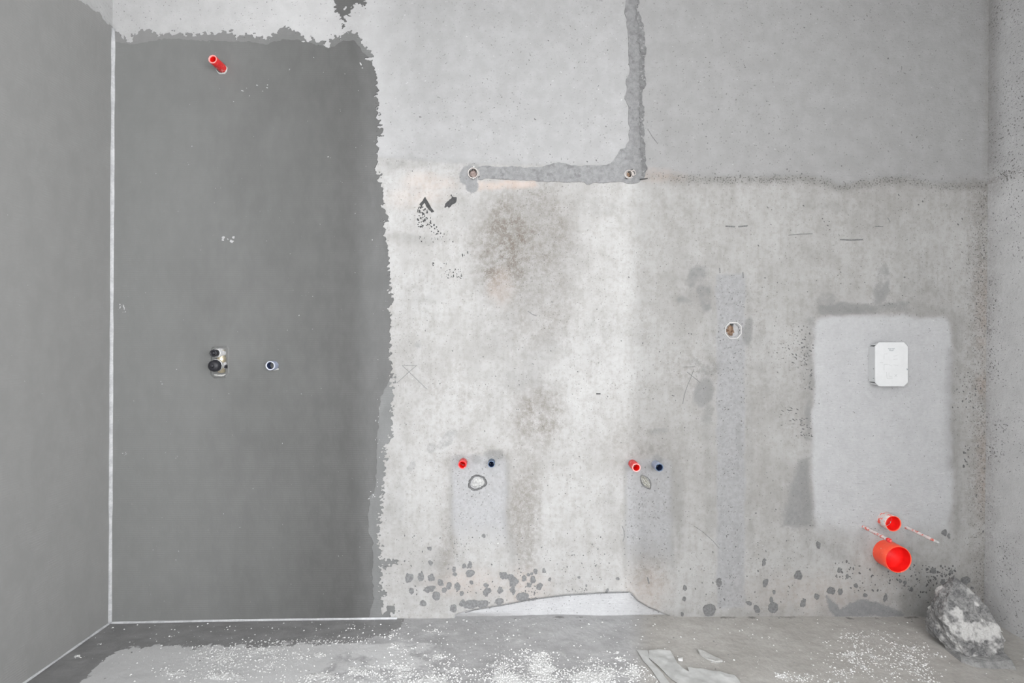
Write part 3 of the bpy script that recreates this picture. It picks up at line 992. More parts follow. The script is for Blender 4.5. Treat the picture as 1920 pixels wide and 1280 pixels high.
COAT2 = [(190, 84), (226, 80), (245, 82), (275, 81), (310, 73), (360, 76), (480, 81), (500, 85), (515, 79), (532, 75), (560, 76), (590, 84), (620, 92),
         (645, 76), (662, 76), (676, 92), (690, 106), (694, 112), (690, 112), (694, 118), (708, 126), (716, 145), (722, 200),
         (730, 235), (724, 262), (722, 300), (730, 330), (734, 360), (740, 420), (745, 470), (745, 510), (745, 560),
         (745, 640), (742, 700), (728, 716), (716, 740), (712, 765), (708, 800), (706, 860), (705, 905), (702, 922), (692, 930), (690, 1000), (697, 1010), (701, 1040),
         (698, 1080), (702, 1120), (694, 1150), (690, 1170), (690, 1185), (190, 1185)]


def dry_brush(px, py, amp_map, seed):
    return amp_map * (0.55 * fbm(px, py, 7, 2, seed) + 0.85 * fbm(px * 0.8 + py * 0.3, py, 3.4, 2, seed + 5))


def coat_field(px, py):
    s = poly_sdf(px, py, COAT)
    amp = 13.0 + 12 * (vnoise(px / 60, py / 45, 70) - 0.5)
    amp = amp + 8 * ell(px, py, 722, 985, 18, 30) + 6 * ell(px, py, 718, 230, 14, 45) + 9 * ell(px, py, 600, 72, 40, 20) + 5 * ell(px, py, 718, 1015, 20, 10)
    f = s + dry_brush(px, py, amp, 71) + 2.5 * fbm(px, py, 24, 2, 79)
    # bare hollow at the foot
    f = np.minimum(f, -poly_sdf(px, py, [(714, 1138), (724, 1138), (727, 1144), (717, 1152)]) + dry_brush(px, py, 4, 77))
    # bare spatters along the fringe
    for (cx, cy, rx, ry) in ((615, 83, 5, 6), (692, 111, 9, 3), (243, 76, 6, 4)):
        f = np.minimum(f, (np.hypot((px - cx) / rx, (py - cy) / ry) - 1) * 4 + dry_brush(px, py, 4, 78))
    return f


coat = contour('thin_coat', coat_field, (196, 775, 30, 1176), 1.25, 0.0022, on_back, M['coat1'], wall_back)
tag(coat, 'lighter first coat with a ragged brushed edge')
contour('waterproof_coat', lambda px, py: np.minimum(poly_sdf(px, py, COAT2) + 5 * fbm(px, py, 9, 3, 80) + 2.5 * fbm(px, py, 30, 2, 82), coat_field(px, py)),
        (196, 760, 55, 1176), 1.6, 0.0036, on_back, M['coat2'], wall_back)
# dab of coat at the top edge of the picture
DAB = [(628, -40), (626, 4), (630, 20), (636, 30), (644, 36), (643, 50), (650, 40), (655, 30), (660, 16), (668, 8), (676, 12), (685, 16), (687, 0), (688, -40)]
contour('coat_dab', lambda px, py: poly_sdf(px, py, DAB) + dry_brush(px, py, 11, 90), (610, 700, -60, 62), 1.1, 0.002, on_back, M['coat2'], wall_back)


def on_left(u, v, h):
    z = Z_(v)
    return (left_x(z) + h, -u / S, z)


LTOP = [(-6, 52), (20, 52), (30, 47), (60, 50), (110, 54), (160, 50), (240, 52), (372, 52), (372, 1190), (-6, 1190)]
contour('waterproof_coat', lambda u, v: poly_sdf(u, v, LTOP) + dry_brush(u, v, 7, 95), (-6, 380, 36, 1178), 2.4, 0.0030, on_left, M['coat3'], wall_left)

# ------------------------------------------------------------------ sealing beads in the shower corner


def bead(name, pts, nrm_a, nrm_b, w, label):
    """a small concave band along pts; nrm_a and nrm_b point along the two surfaces that meet"""
    vs, fs = [], []
    n = len(pts)
    K = 6
    for i, p in enumerate(pts):
        p = Vector(p)
        wi = w * (0.8 + 0.5 * float(vnoise(i * 0.31, 3.3, 99)))
        for k in range(K + 1):
            t = k / K
            a = (1 - t) ** 1.7
            b = t ** 1.7
            q = p + Vector(nrm_a) * (wi * a + 0.0036) + Vector(nrm_b) * (wi * b + 0.0036)
            vs.append(q)
        vs.append(p)
    m = K + 2
    for i in range(n - 1):
        for k in range(m):
            a = i * m + k
            b = i * m + (k + 1) % m
            fs.append((a, b, b + m, a + m))
    fs.append(tuple(range(m)))
    fs.append(tuple((n - 1) * m + k for k in range(m)))
    bm = bmesh.new()
    bv = [bm.verts.new(v) for v in vs]
    for f in fs:
        bm.faces.new([bv[i] for i in f])
    return tag(mesh_bm(name, bm, M['seal'], None, True), label, 'sealing band', kind='structure')


bead('trim_1', [(left_x(z), 0.0, z) for z in np.linspace(2.30, -0.02, 90)], (1, 0, 0), (0, -1, 0), 0.0075,
     'pale vertical sealing band in the corner of the grey coated walls')
bead('trim_2', [(x, 0.0, floor_z(x) - 0.001) for x in np.linspace(left_x(0), X_(745), 60)], (0, -1, 0), (0, 0, 1), 0.005,
     'pale sealing band where the grey back wall meets the floor')
bead('trim_3', [(left_x(0), -y, floor_z(left_x(0)) - 0.001) for y in np.linspace(0, 0.9, 60)], (1, 0, 0), (0, 0, 1), 0.005,
     'pale sealing band where the left wall meets the floor')

# ------------------------------------------------------------------ mortar filled chase (L shape)
CHASE = [(1175, -60), (1175, 0), (1170, 25), (1175, 40), (1178, 80), (1180, 140), (1175, 150), (1175, 175), (1170, 185), (1178, 200), (1180, 260),
         (1172, 278), (1163, 282), (1150, 302), (1135, 310), (1085, 312), (1050, 306), (1030, 308), (1015, 314), (920, 312), (897, 312),
         (892, 322), (897, 336), (960, 337), (1000, 338), (1020, 341), (1090, 342), (1100, 345), (1110, 343), (1165, 341), (1185, 345), (1197, 342),
         (1208, 333), (1210, 318), (1205, 290), (1200, 260), (1198, 200), (1200, 150), (1199, 100), (1198, 50), (1195, 25), (1194, 0), (1194, -60)]


def chase_field(px, py):
    f = poly_sdf(px, py, CHASE) + 4 * fbm(px, py, 12, 3, 100)
    for (cx, cy, r) in ((887, 325, 12.5), (1180, 326.5, 9.0)):
        f = np.minimum(f, np.hypot(px - cx, py - cy) - r)
    return f


contour('chase_mortar', chase_field, (860, 1225, -58, 356), 1.5, 0.0022, on_back, M['mortar'], wall_back, base=wall_h)
EDGE = [(1196, -60), (1197, 20), (1206, 50), (1210, 95), (1207, 125), (1209, 160), (1205, 170), (1206, 240), (1209, 290), (1213, 320), (1204, 330), (1200, 280),
        (1198, 200), (1198, 100), (1194, 30), (1190, -60)]
contour('mortar_smear', lambda px, py: poly_sdf(px, py, EDGE) + 6 * fbm(px, py, 7, 3, 104), (1180, 1225, -58, 345), 1.3, 0.0028, on_back,
        M['mortar_dark'], wall_back, base=wall_h)

# ------------------------------------------------------------------ cement splashes and flecks on the wall
SPL = [(768, 1083, 8, 9, 0), (789, 1081, 6, 7, 0), (809, 1083, 6, 7, 0), (826, 1092, 5.5, 6, 0), (842, 1097, 5, 7, 10), (858, 1099, 5.5, 7.5, 10),
       (806, 1104, 10, 6, -15), (833, 1106, 5, 4.5, 0), (818, 1117, 8, 7.5, 0), (771, 1107, 4, 6, -10), (793, 1130, 6, 6, 0), (850, 1140, 6.5, 7, 0),
       (865, 1112, 4, 5, 0), (851, 1067, 4, 5, 0), (853, 1075.6, 3.5, 3, 0), (881, 1059, 5, 6.5, 10), (871, 1061, 4, 4, 0), (881, 1074, 9, 6.5, -10),
       (807, 1055, 4, 5, -30), (805, 1028, 3.5, 4, 0), (907, 1004.5, 3.5, 3.5, 0), (938, 1105.5, 5, 6.5, 10), (884, 1091, 4, 3.5, 30),
       (911, 1097, 5, 4, 10), (913, 1109, 6, 9, 40), (945, 1079, 8, 7, 0), (958, 1082, 6, 7, 0), (963, 1090, 8, 9, 0), (961, 1106, 7, 7, 0),
       (983, 1084, 4.5, 5.5, 0), (999, 1087, 5, 7, 10), (991, 1096, 4.5, 5, 0), (991, 1077, 2.8, 2.8, 0), (997, 1075, 3, 3, 0), (1004, 1071, 3.5, 4, 0),
       (1020, 1070, 3.5, 4.5, 0), (1031, 1085, 3, 3.5, 0), (1011, 1099, 5, 6.5, 35), (1086, 1082.5, 2.6, 2.6, 0), (1099, 1097.5, 2.6, 2.6, 0),
       (1158, 1084.5, 3, 2.6, 0), (1138, 1106, 2.6, 5.5, 10), (979, 1119, 12, 8, -8), (1349, 1092, 5, 8, 0), (1432, 1054, 3.4, 7, 15), (1435, 1091, 4, 8, 15),
       (1284, 1101, 3, 5, 0), (1283, 1122, 3.6, 3.6, 0), (1279, 1152, 3, 4, 0), (1330, 1143, 11, 12, 10), (1419, 1141, 5, 8, -20), (1405, 1131, 6, 3, 20),
       (1497, 1078, 7.5, 8, 0), (1534, 1021, 4, 7, 0), (1506, 1130, 5, 9, 10), (1531, 1118, 5, 5, 0), (1558, 1107, 8, 7, 10), (1575, 1109, 4, 7, 10),
       (1451, 1110, 2.6, 4, 0), (1446, 1123, 3, 5, 0), (1450, 1139, 9, 10, 0), (1810, 1088, 9, 7, -20), (1795, 1122, 7, 12, 35), (1823, 1102, 2.8, 2.8, 0),
       (1660, 1120, 4, 7, 20), (1622, 1115, 4, 3.5, 0), (1605, 1097, 3.5, 4, 0), (1750, 1069, 5, 6, -20), (1768, 1090, 4, 6, 0), (1783, 1072, 3, 5, -30),
       (1770, 998, 5, 6, 0), (1778, 1004, 3, 5, 0), (883, 1132, 16, 8, -6), (905, 1131, 11, 7, -8), (867, 1130, 6, 6, 0), (936, 1127, 8, 7, -8),
       (998, 1124, 12, 4, -12), (1573, 1068, 3.4, 5, 0), (1589, 1080, 3, 4, 0), (1709, 1105, 3, 4, 0), (1697, 1091, 3, 4, 0), (1688, 1090, 2.6, 4, 0)]
k_ = 0
for (cx, cy, rx, ry, ang) in SPL:
    k_ += 1

    def fld(px, py, cx=cx, cy=cy, rx=rx, ry=ry, ang=ang, s=200 + k_):
        a = math.radians(ang)
        u = (px - cx) * math.cos(a) + (py - cy) * math.sin(a)
        v = -(px - cx) * math.sin(a) + (py - cy) * math.cos(a)
        r = min(rx, ry)
        return (1 - np.hypot(u / rx, v / ry)) * r + (0.75 + 0.10 * r) * (5.0 if 940 < cx < 968 and rx > 5 else 2.6) * fbm(px, py, max(4.0, r * 0.8), 3, s)
    big = max(rx, ry)
    contour('cement_splash', fld, (cx - big * 1.5 - 2, cx + big * 1.5 + 2, cy - big * 1.5 - 2, cy + big * 1.5 + 2), max(0.9, big / 8), 0.0014, on_back,
            M['splash'], wall_back, base=wall_h)

TAR = [([(797, 370), (802, 379), (813, 396), (809, 398), (800, 387), (796, 380), (791, 386), (786, 384), (792, 377)], 3),
       ([(845, 364), (850, 369), (856, 369), (856, 377), (851, 381), (846, 384), (843, 390), (840, 385), (834, 388), (836, 380), (843, 375), (848, 372)], 5)]
for i, (pts, am) in enumerate(TAR):
    contour('dark_dab', lambda px, py: poly_sdf(px, py, pts) + 0.5 + am * 0.5 * fbm(px, py, 4, 2, 300 + i), (780, 865, 360, 400), 0.8, 0.0012, on_back, M['tar'], wall_back, base=wall_h)


def flecks(name, regions, mat, hfun, pt, parent, seed, thick=0.0012):
    """many tiny thin blobs joined into one part"""
    r_ = random.Random(seed)
    vs, fs = [], []
    for (x0, x1, y0, y1, n, s0, s1, ang, jit, elong) in regions:
        for _ in range(n):
            cx = r_.uniform(x0, x1)
            cy = r_.uniform(y0, y1)
            s = s0 + (s1 - s0) * r_.random() ** 1.6
            e = r_.uniform(1, elong)
            a = math.radians(ang + r_.uniform(-jit, jit))
            K = 7
            b = len(vs)
            for k in range(K):
                t = 2 * math.pi * k / K
                q = r_.uniform(0.65, 1.2)
                u, v = s * e * q * math.cos(t), s * q * math.sin(t)
                px = cx + u * math.cos(a) - v * math.sin(a)
                py = cy + u * math.sin(a) + v * math.cos(a)
                vs.append(pt(px, py, hfun(px, py) + 0.0001))
            h0 = hfun(cx, cy)
            vs.append(pt(cx, cy, h0 + thick * (0.6 + 0.5 * s / 3)))
            for k in range(K):
                fs.append((b + k, b + (k + 1) % K, b + K))
    o = mesh_py(name, vs, fs, mat, parent)
    return tag(o, kind='stuff')


flecks('cement_flecks', [
    (1595, 1790, 1056, 1112, 95, 0.7, 2.0, 60, 50, 1.6), (1735, 1792, 1060, 1092, 50, 1.0, 3.0, 60, 30, 1.7), (1565, 1600, 1052, 1086, 26, 0.8, 2.2, 70, 40, 1.8),
    (1478, 1522, 605, 690, 40, 0.6, 1.2, 35, 30, 3.0), (1502, 1524, 640, 730, 44, 0.6, 1.5, 40, 40, 2.2), (1450, 1500, 590, 720, 26, 0.5, 1.1, 35, 40, 1.8),
    (1464, 1520, 765, 802, 22, 0.6, 1.1, 15, 20, 4.0), (1500, 1524, 782, 818, 24, 0.7, 1.5, 40, 50, 2.2),
    (1785, 1830, 695, 765, 26, 0.7, 1.8, 60, 50, 1.7), (1806, 1818, 836, 876, 16, 0.9, 2.3, 60, 40, 1.6), (1690, 1850, 1080, 1140, 70, 0.6, 1.6, 60, 50, 1.6),
    (1010, 1200, 1000, 1110, 60, 0.6, 1.4, 80, 50, 1.6), (960, 1180, 820, 1010, 45, 0.5, 1.2, 80, 60, 1.5), (740, 980, 1000, 1140, 110, 0.5, 1.4, 80, 60, 1.6),
    (1260, 1520, 1000, 1130, 70, 0.5, 1.4, 70, 50, 2.0), (740, 1180, 20, 330, 60, 0.5, 1.3, 60, 60, 1.8), (1215, 1840, 20, 330, 55, 0.5, 1.2, 60, 60, 1.8),
    (750, 1300, 500, 850, 90, 0.5, 1.2, 60, 60, 1.8), (1420, 1840, 360, 580, 80, 0.5, 1.3, 30, 50, 2.2), (1400, 1520, 800, 1080, 50, 0.5, 1.2, 60, 60, 1.8),
    (985, 1010, 1096, 1122, 20, 0.7, 1.6, 60, 60, 1.5), (835, 870, 960, 1060, 26, 0.5, 1.1, 90, 30, 1.8), (1830, 1848, 380, 1080, 60, 0.6, 1.6, 90, 30, 2.0),
], M['fleck'], wall_h, on_back, wall_back, 11)
flecks('dark_flecks', [(783, 808, 386, 428, 62, 0.8, 1.9, 60, 50, 1.8), (806, 822, 420, 440, 12, 0.7, 1.7, 60, 50, 1.6), (780, 850, 435, 455, 22, 0.6, 1.3, 60, 60, 1.5),
                       (834, 866, 504, 522, 36, 0.6, 1.3, 60, 60, 1.5), (808, 838, 486, 506, 7, 0.9, 2.0, 30, 60, 1.8), (866, 878, 468, 480, 6, 0.7, 1.0, 70, 10, 3.5)],
       M['tar'], wall_h, on_back, wall_back, 12)
flecks('white_flecks', [(412, 440, 438, 456, 9, 0.9, 3.2, 60, 60, 1.4), (226, 246, 566, 586, 9, 0.6, 1.8, 120, 40, 2.0), (228, 248, 848, 858, 3, 0.6, 0.8, -25, 10, 5.0),
                        (450, 505, 160, 172, 6, 0.6, 1.2, 10, 20, 3.0), (615, 640, 290, 297, 3, 0.6, 1.0, 10, 20, 3.0), (300, 310, 714, 720, 2, 0.8, 1.2, 10, 10, 2.5),
                        (240, 690, 120, 1130, 40, 0.4, 0.9, 0, 90, 1.8), (672, 684, 118, 130, 4, 0.8, 1.5, 30, 60, 1.8), (690, 710, 920, 935, 6, 0.6, 1.4, 30, 60, 1.8),
                        (704, 712, 740, 920, 14, 0.4, 0.9, 90, 20, 2.5)],
       M['chalk'], lambda a, b: 0.0037, on_back, wall_back, 13, 0.0010)


def stroke(name, lines, w, mat, parent=None, h=0.0006, lift=None):
    """drawn lines as narrow thin strips on the back wall"""
    vs, fs = [], []
    for ln in lines:
        for (p, q) in zip(ln[:-1], ln[1:]):
            L = math.hypot(q[0] - p[0], q[1] - p[1])
            nx, ny = -(q[1] - p[1]) / L * w / 2, (q[0] - p[0]) / L * w / 2
            n = max(1, int(L / 5))
            for k in range(n):
                a = (p[0] + (q[0] - p[0]) * k / n, p[1] + (q[1] - p[1]) * k / n)
                c = (p[0] + (q[0] - p[0]) * (k + 1) / n, p[1] + (q[1] - p[1]) * (k + 1) / n)
                b = len(vs)
                for (u, v) in ((a[0] - nx, a[1] - ny), (c[0] - nx, c[1] - ny), (c[0] + nx, c[1] + ny), (a[0] + nx, a[1] + ny)):
                    vs.append(on_back(u, v, (lift if lift is not None else wall_h(u, v)) + h))
                fs.append((b, b + 1, b + 2, b + 3))
    return mesh_py(name, vs, fs, mat, parent)


stroke('pencil_mark', [[(754, 685), (781, 685), (767, 697), (754, 685)], [(767, 697), (744, 718)], [(767, 697), (800, 729)]], 0.9, M['pencil'], wall_back)
stroke('pencil_mark', [[(1281, 688), (1303, 687)], [(1301, 692), (1296, 706), (1289, 722), (1283, 740), (1280, 757)], [(1288, 697), (1313, 717)]], 1.0, M['pencil'], wall_back)
stroke('scratch', [[(1302, 986), (1318, 997), (1336, 1013), (1349, 1028)]], 0.9, M['pencil'], wall_back)
stroke('scratch', [[(990, 583), (998, 589), (1006, 592)]], 1.6, M['pencil'], wall_back)
stroke('scratch', [[(1166, 985), (1170, 995), (1171, 1005), (1168, 1015)]], 1.2, M['pencil'], wall_back)
stroke('scratch', [[(1575, 449), (1595, 450), (1618, 449)]], 2.4, M['pencil'], wall_back)
stroke('scratch', [[(1478, 441), (1500, 439), (1523, 438)]], 1.4, M['pencil'], wall_back)
stroke('scratch', [[(1360, 424), (1378, 425)], [(1384, 425), (1402, 423)]], 2.6, M['pencil'], wall_back)
stroke('scratch', [[(1214, 1082), (1217, 1094)]], 2.4, M['pencil'], wall_back)
stroke('scratch', [[(1640, 424), (1656, 425)], [(1664, 408), (1669, 416)]], 1.2, M['pencil'], wall_back)
stroke('scratch', [[(1199, 337), (1214, 335)]], 2.0, M['tar'], wall_back, lift=0.004)
stroke('scratch', [[(1118, 738), (1126, 738)]], 2.4, M['tar'], wall_back)
stroke('scratch', [[(1214, 242), (1222, 256), (1233, 270)]], 1.2, M['pencil'], wall_back)
stroke('scratch', [[(1349, 502), (1350, 512)], [(1393, 510), (1394, 521)]], 1.8, M['pencil'], wall_back)

ARC = [(872, 1147), (890, 1142), (915, 1138), (950, 1132), (980, 1126), (1010, 1121), (1060, 1115), (1120, 1111), (1178, 1109)]
stroke('edge_crack', [ARC], 1.7, M['pencil'], wall_back, 0.0008, 0.0035)  # dark strip standing in for the shadow along the plaster edge
stroke('edge_crack', [[(1182, 1112), (1196, 1126), (1215, 1137), (1236, 1146)]], 0.9, M['pencil'], wall_back, 0.0008, 0.003)

# ------------------------------------------------------------------ pipes


def frame_of(ax):
    ax = Vector(ax).normalized()
    u = ax.orthogonal().normalized()
    if abs(ax.z) < 0.9:
        u = ax.cross(Vector((0, 0, 1))).normalized()
    v = u.cross(ax).normalized()
    return ax, u, v


def lathe(bm, p0, ax, prof, K=28, wob=0.0, seed=0):
    """rings (r, t) along an axis from p0"""
    ax, u, v = frame_of(ax)
    p0 = Vector(p0)
    rings = []
    r_ = random.Random(seed)
    ph = [r_.uniform(0, 6.28) for _ in range(3)]
    for (r, t) in prof:
        ring = []
        for k in range(K):
            a = 2 * math.pi * k / K
            w = 1 + wob * (math.sin(2 * a + ph[0]) + 0.6 * math.sin(5 * a + ph[1] + t * 90) + 0.4 * math.sin(9 * a + ph[2] + t * 240)) if wob else 1
            ring.append(bm.verts.new(p0 + ax * t + (u * math.cos(a) + v * math.sin(a)) * (r * w)))
        rings.append(ring)
    for a, b in zip(rings[:-1], rings[1:]):
        for k in range(K):
            bm.faces.new((a[k], a[(k + 1) % K], b[(k + 1) % K], b[k]))
    return rings


def cap(bm, ring, flip=False):
    bm.faces.new(ring[::-1] if flip else ring)


def pipe(name, base, tip, ro, ri, m_out, m_in, m_rim, label, cat='pipe', group=None, wob=0.0, deep=0.08, step=None, extra=None, seed=1):
    """hollow pipe: base on the wall, tip at its mouth, both in world coordinates"""
    base = Vector(base)
    tip = Vector(tip)
    ax = (tip - base).normalized()
    L = (tip - base).length
    t = empty(name, base)
    tag(t, label, cat, group)
    bm = bmesh.new()
    lathe(bm, base, ax, [(ro, -0.012), (ro, L * 0.3), (ro, L * 0.65), (ro, L - 0.001), (ro - 0.0006, L)], 36, wob, seed)
    mesh_bm('pipe_wall', bm, m_out, t, True)
    bm = bmesh.new()
    lathe(bm, base, ax, [(ro - 0.0006, L), (ri, L + 0.0003), (ri, L - 0.003)], 36, wob, seed)
    mesh_bm('rim', bm, m_rim, t, True)
    bm = bmesh.new()
    prof = [(ri, L - 0.0028), (ri, L * 0.5)]
    if step:
        prof += [(ri, L - step), (ri * 0.90, L - step - 0.003)]
        prof += [(ri * 0.90, -deep)]
    else:
        prof += [(ri, -deep)]
    rr_ = lathe(bm, base, ax, prof, 36)
    cap(bm, rr_[-1])
    mesh_bm('bore', bm, m_in, t, True)
    return t


def wall_pt(px, py, out=0.0):
    """point on the wall, or in front of it along the wall normal"""
    return Vector((X_(px), -out, Z_(py)))


pipe('shower_head_pipe', wall_pt(418.5, 129.5, 0.003), wall_pt(418.5, 129.5, 0.061) + Vector((-0.001, 0, 0.001)), 0.0168, 0.0118, M['red'], M['red_in'], M['pink_rim'],
     'red pipe stub sticking out high on the dark grey wall')
bm = bmesh.new()
lathe(bm, wall_pt(417, 131, 0.003), (0, -1, 0), [(0.021, 0), (0.020, 0.003), (0.017, 0.004)], 20, 0.08, 4)
mesh_bm('plaster_collar', bm, M['gypsum'], bpy.data.objects['shower_head_pipe'], True)

pipe('hand_shower_pipe', wall_pt(514.5, 684.5, 0.003), wall_pt(514.5, 684.5, 0.031), 0.0180, 0.0140, M['blue_dusty'], M['blue_in'], M['rim'],
     'blue pipe stub beside the black capped shower valve', wob=0.02)
bm = bmesh.new()
for k in range(8):
    c = wall_pt(513 + k * 1.4, 692.5 - 0.25 * (k - 3) ** 2 * 0.2, 0.006)
    bmesh.ops.create_icosphere(bm, subdivisions=1, radius=0.0042, matrix=Matrix.Translation(c))
mesh_bm('plaster_collar', bm, M['gypsum'], bpy.data.objects['hand_shower_pipe'], True)

pipe('hot_water_pipe', wall_pt(868.5, 866.5), wall_pt(868.5, 866.5, 0.040) + Vector((0.001, 0, 0.001)), 0.0160, 0.0118, M['red'], M['red_in'], M['red'],
     'short red pipe stub left of the blue one, above the white plugged oval drain', group='red basin pipe stubs', wob=0.012)
pipe('cold_water_pipe', wall_pt(922, 866), wall_pt(922, 866, 0.036) + Vector((0, 0, 0.001)), 0.0132, 0.0105, M['blue'], M['blue_in'], M['blue'],
     'blue-grey pipe stub right of the red one, above the white plugged oval drain', group='blue basin pipe stubs', wob=0.01)
pipe('hot_water_pipe', wall_pt(1186.5, 869.5), wall_pt(1186.5, 869.5, 0.052), 0.0165, 0.0126, M['red'], M['red_in'], M['pink_rim'],
     'red pipe stub above the crumpled plastic drain plug near the vertical filled chase', group='red basin pipe stubs', wob=0.01)
pipe('cold_water_pipe', wall_pt(1229.5, 870.5), wall_pt(1229.5, 870.5, 0.044), 0.0160, 0.0122, M['blue_dusty'], M['blue_in'], M['blue'],
     'dusty blue pipe stub above the crumpled plastic drain plug near the vertical filled chase', group='blue basin pipe stubs', wob=0.01)
pipe('flush_pipe', wall_pt(1657.5, 973), wall_pt(1657.5, 973, 0.044), 0.0303, 0.0272, M['red_dusty'], M['red_in'], M['orange'],
     'smaller red pipe stub caked with mortar, above the big waste pipe', wob=0.008, deep=0.012)
pipe('waste_pipe', wall_pt(1660.2, 1035), wall_pt(1660.2, 1035, 0.060), 0.0502, 0.0474, M['orange'], M['red_in'], M['orange'],
     'large orange-red waste pipe stub low on the wall', step=0.045, deep=0.03)


def crusted_rod(base, tip, r, label, open_end):
    base, tip = Vector(base), Vector(tip)
    ax = (tip - base).normalized()
    L = (tip - base).length
    t = empty('mounting_rod', base)
    tag(t, label, 'rod', 'crusted mounting rods')
    bm = bmesh.new()
    r_ = random.Random(int(L * 1e5))
    prof = [(r * 1.25, -0.01)]
    n = 22
    for k in range(1, n):
        prof.append((r * (1.12 - 0.2 * k / n + 0.14 * r_.uniform(-1, 1)), L * k / n))
    prof.append((r * 0.95, L))
    rr_ = lathe(bm, base, ax, prof, 14, 0.05, 3)
    cap(bm, rr_[-1])
    mesh_bm('sleeve', bm, M['rod'], t, True)
    if open_end:
        bm = bmesh.new()
        rr_ = lathe(bm, base, ax, [(r * 1.0, L - 0.008), (r * 1.28, L - 0.006), (r * 1.28, L + 0.004), (r * 0.75, L + 0.0042), (r * 0.7, L + 0.001)], 18)
        cap(bm, rr_[-1])
        mesh_bm('end_cap', bm, M['red'], t, True)
    else:
        bm = bmesh.new()
        rr_ = lathe(bm, base, ax, [(r * 0.9, L - 0.002), (r * 0.85, L + 0.007), (r * 0.45, L + 0.011)], 12, 0.06, 8)
        cap(bm, rr_[-1])
        mesh_bm('end_tip', bm, M['gypsum'], t, True)
    return t


crusted_rod(wall_pt(1618.5, 987), wall_pt(1618.5, 987, 0.122), 0.0060, 'mortar-crusted thin rod ending just above the big waste pipe', True)
crusted_rod(wall_pt(1698.5, 988), wall_pt(1698.5, 988, 0.126), 0.0056, 'mortar-crusted thin rod to the right of the two red pipes', False)

# ------------------------------------------------------------------ shower valve rough-in
t = empty('shower_valve', wall_pt(415, 676))
tag(t, 'black capped brass shower valve body set in the dark grey wall', 'valve')


def part_lathe(name, p, ax, prof, mat, parent, K=24, wob=0, seed=0, smooth=True, capend=True):
    bm = bmesh.new()
    rr_ = lathe(bm, p, ax, prof, K, wob, seed)
    if capend:
        cap(bm, rr_[-1])
    return mesh_bm(name, bm, mat, parent, smooth)


part_lathe('valve_body', wall_pt(418.5, 655, 0.010), (0, 0, -1), [(0.003, 0.0), (0.0125, 0.002), (0.0125, 0.028), (0.015, 0.031), (0.015, 0.047), (0.0125, 0.05), (0.0125, 0.088), (0.004, 0.091)],
           M['brass'], t)
part_lathe('upper_stem', wall_pt(416.5, 661.5, 0.004), (0.0, -1, 0.02), [(0.0185, 0), (0.0185, 0.012), (0.0165, 0.014), (0.0165, 0.030), (0.0135, 0.032)], M['chrome'], t, wob=0.012)
u_cap = part_lathe('upper_cap', wall_pt(416.5, 661.2, 0.034), (0.0, -1, 0.0), [(0.0128, 0), (0.0138, 0.001), (0.0138, 0.018), (0.0125, 0.021), (0.0085, 0.0215), (0.0080, 0.018)], M['black'], t)
part_lathe('cap_recess', wall_pt(416.5, 661.2, 0.053), (0.0, -1, 0.0), [(0.0075, 0), (0.0055, 0.0032), (0.002, 0.0036)], M['black'], u_cap)
part_lathe('lower_flange', wall_pt(415.5, 684, 0.004), (0, -1, 0), [(0.0235, 0), (0.0235, 0.008), (0.020, 0.010), (0.020, 0.022), (0.0235, 0.024), (0.0235, 0.030), (0.018, 0.032)], M['chrome'], t, wob=0.01)
l_cap = part_lathe('lower_cap', wall_pt(415.5, 684.5, 0.026), (0, -1, -0.02), [(0.0215, 0), (0.0225, 0.002), (0.0225, 0.016), (0.0205, 0.024), (0.0150, 0.029), (0.007, 0.031)], M['black'], t)
part_lathe('cap_nub', wall_pt(415.5, 684.5, 0.056), (0, -1, -0.02), [(0.008, 0), (0.0075, 0.005), (0.003, 0.0065)], M['black'], l_cap)
bm = bmesh.new()
box(bm, X_(420), X_(428), -0.014, -0.003, Z_(690), Z_(683))
bmesh.ops.bevel(bm, geom=bm.edges[:], offset=0.002, segments=2, affect='EDGES')
mesh_bm('side_lug', bm, M['black'], t)
bm = bmesh.new()
r_ = random.Random(5)
for k in range(24):
    c = wall_pt(405 + k * 0.75, 703.5 + r_.uniform(-0.7, 0.7) + 0.02 * (k - 12) ** 2 * -0.5, 0.005)
    bmesh.ops.create_icosphere(bm, subdivisions=2, radius=r_.uniform(0.0026, 0.0036), matrix=Matrix.Translation(c) @ Matrix.Diagonal((1.6, 0.6, 0.75, 1)))
mesh_bm('plaster_crust', bm, M['gypsum'], t, True)
# cut edge of the coat around the valve
bm = bmesh.new()
pts = [(399, 652), (404, 650), (426, 650), (429, 654), (429, 698), (424, 706), (404, 707), (397, 700)]
n = len(pts)
ri_ = [bm.verts.new(on_back(413 + (x - 413) * 1.00, 678 + (y - 678) * 1.00, 0.0062)) for x, y in pts]
ro_ = [bm.verts.new(on_back(413 + (x - 413) * 1.14, 678 + (y - 678) * 1.08, 0.0034)) for x, y in pts]
rin = [bm.verts.new(on_back(413 + (x - 413) * 0.97, 678 + (y - 678) * 0.98, 0.0036)) for x, y in pts]
for k in range(n):
    bm.faces.new((ri_[k], ri_[(k + 1) % n], ro_[(k + 1) % n], ro_[k]))
    bm.faces.new((ri_[k], rin[k], rin[(k + 1) % n], ri_[(k + 1) % n]))
mesh_bm('coat_collar', bm, M['coat2'], t)

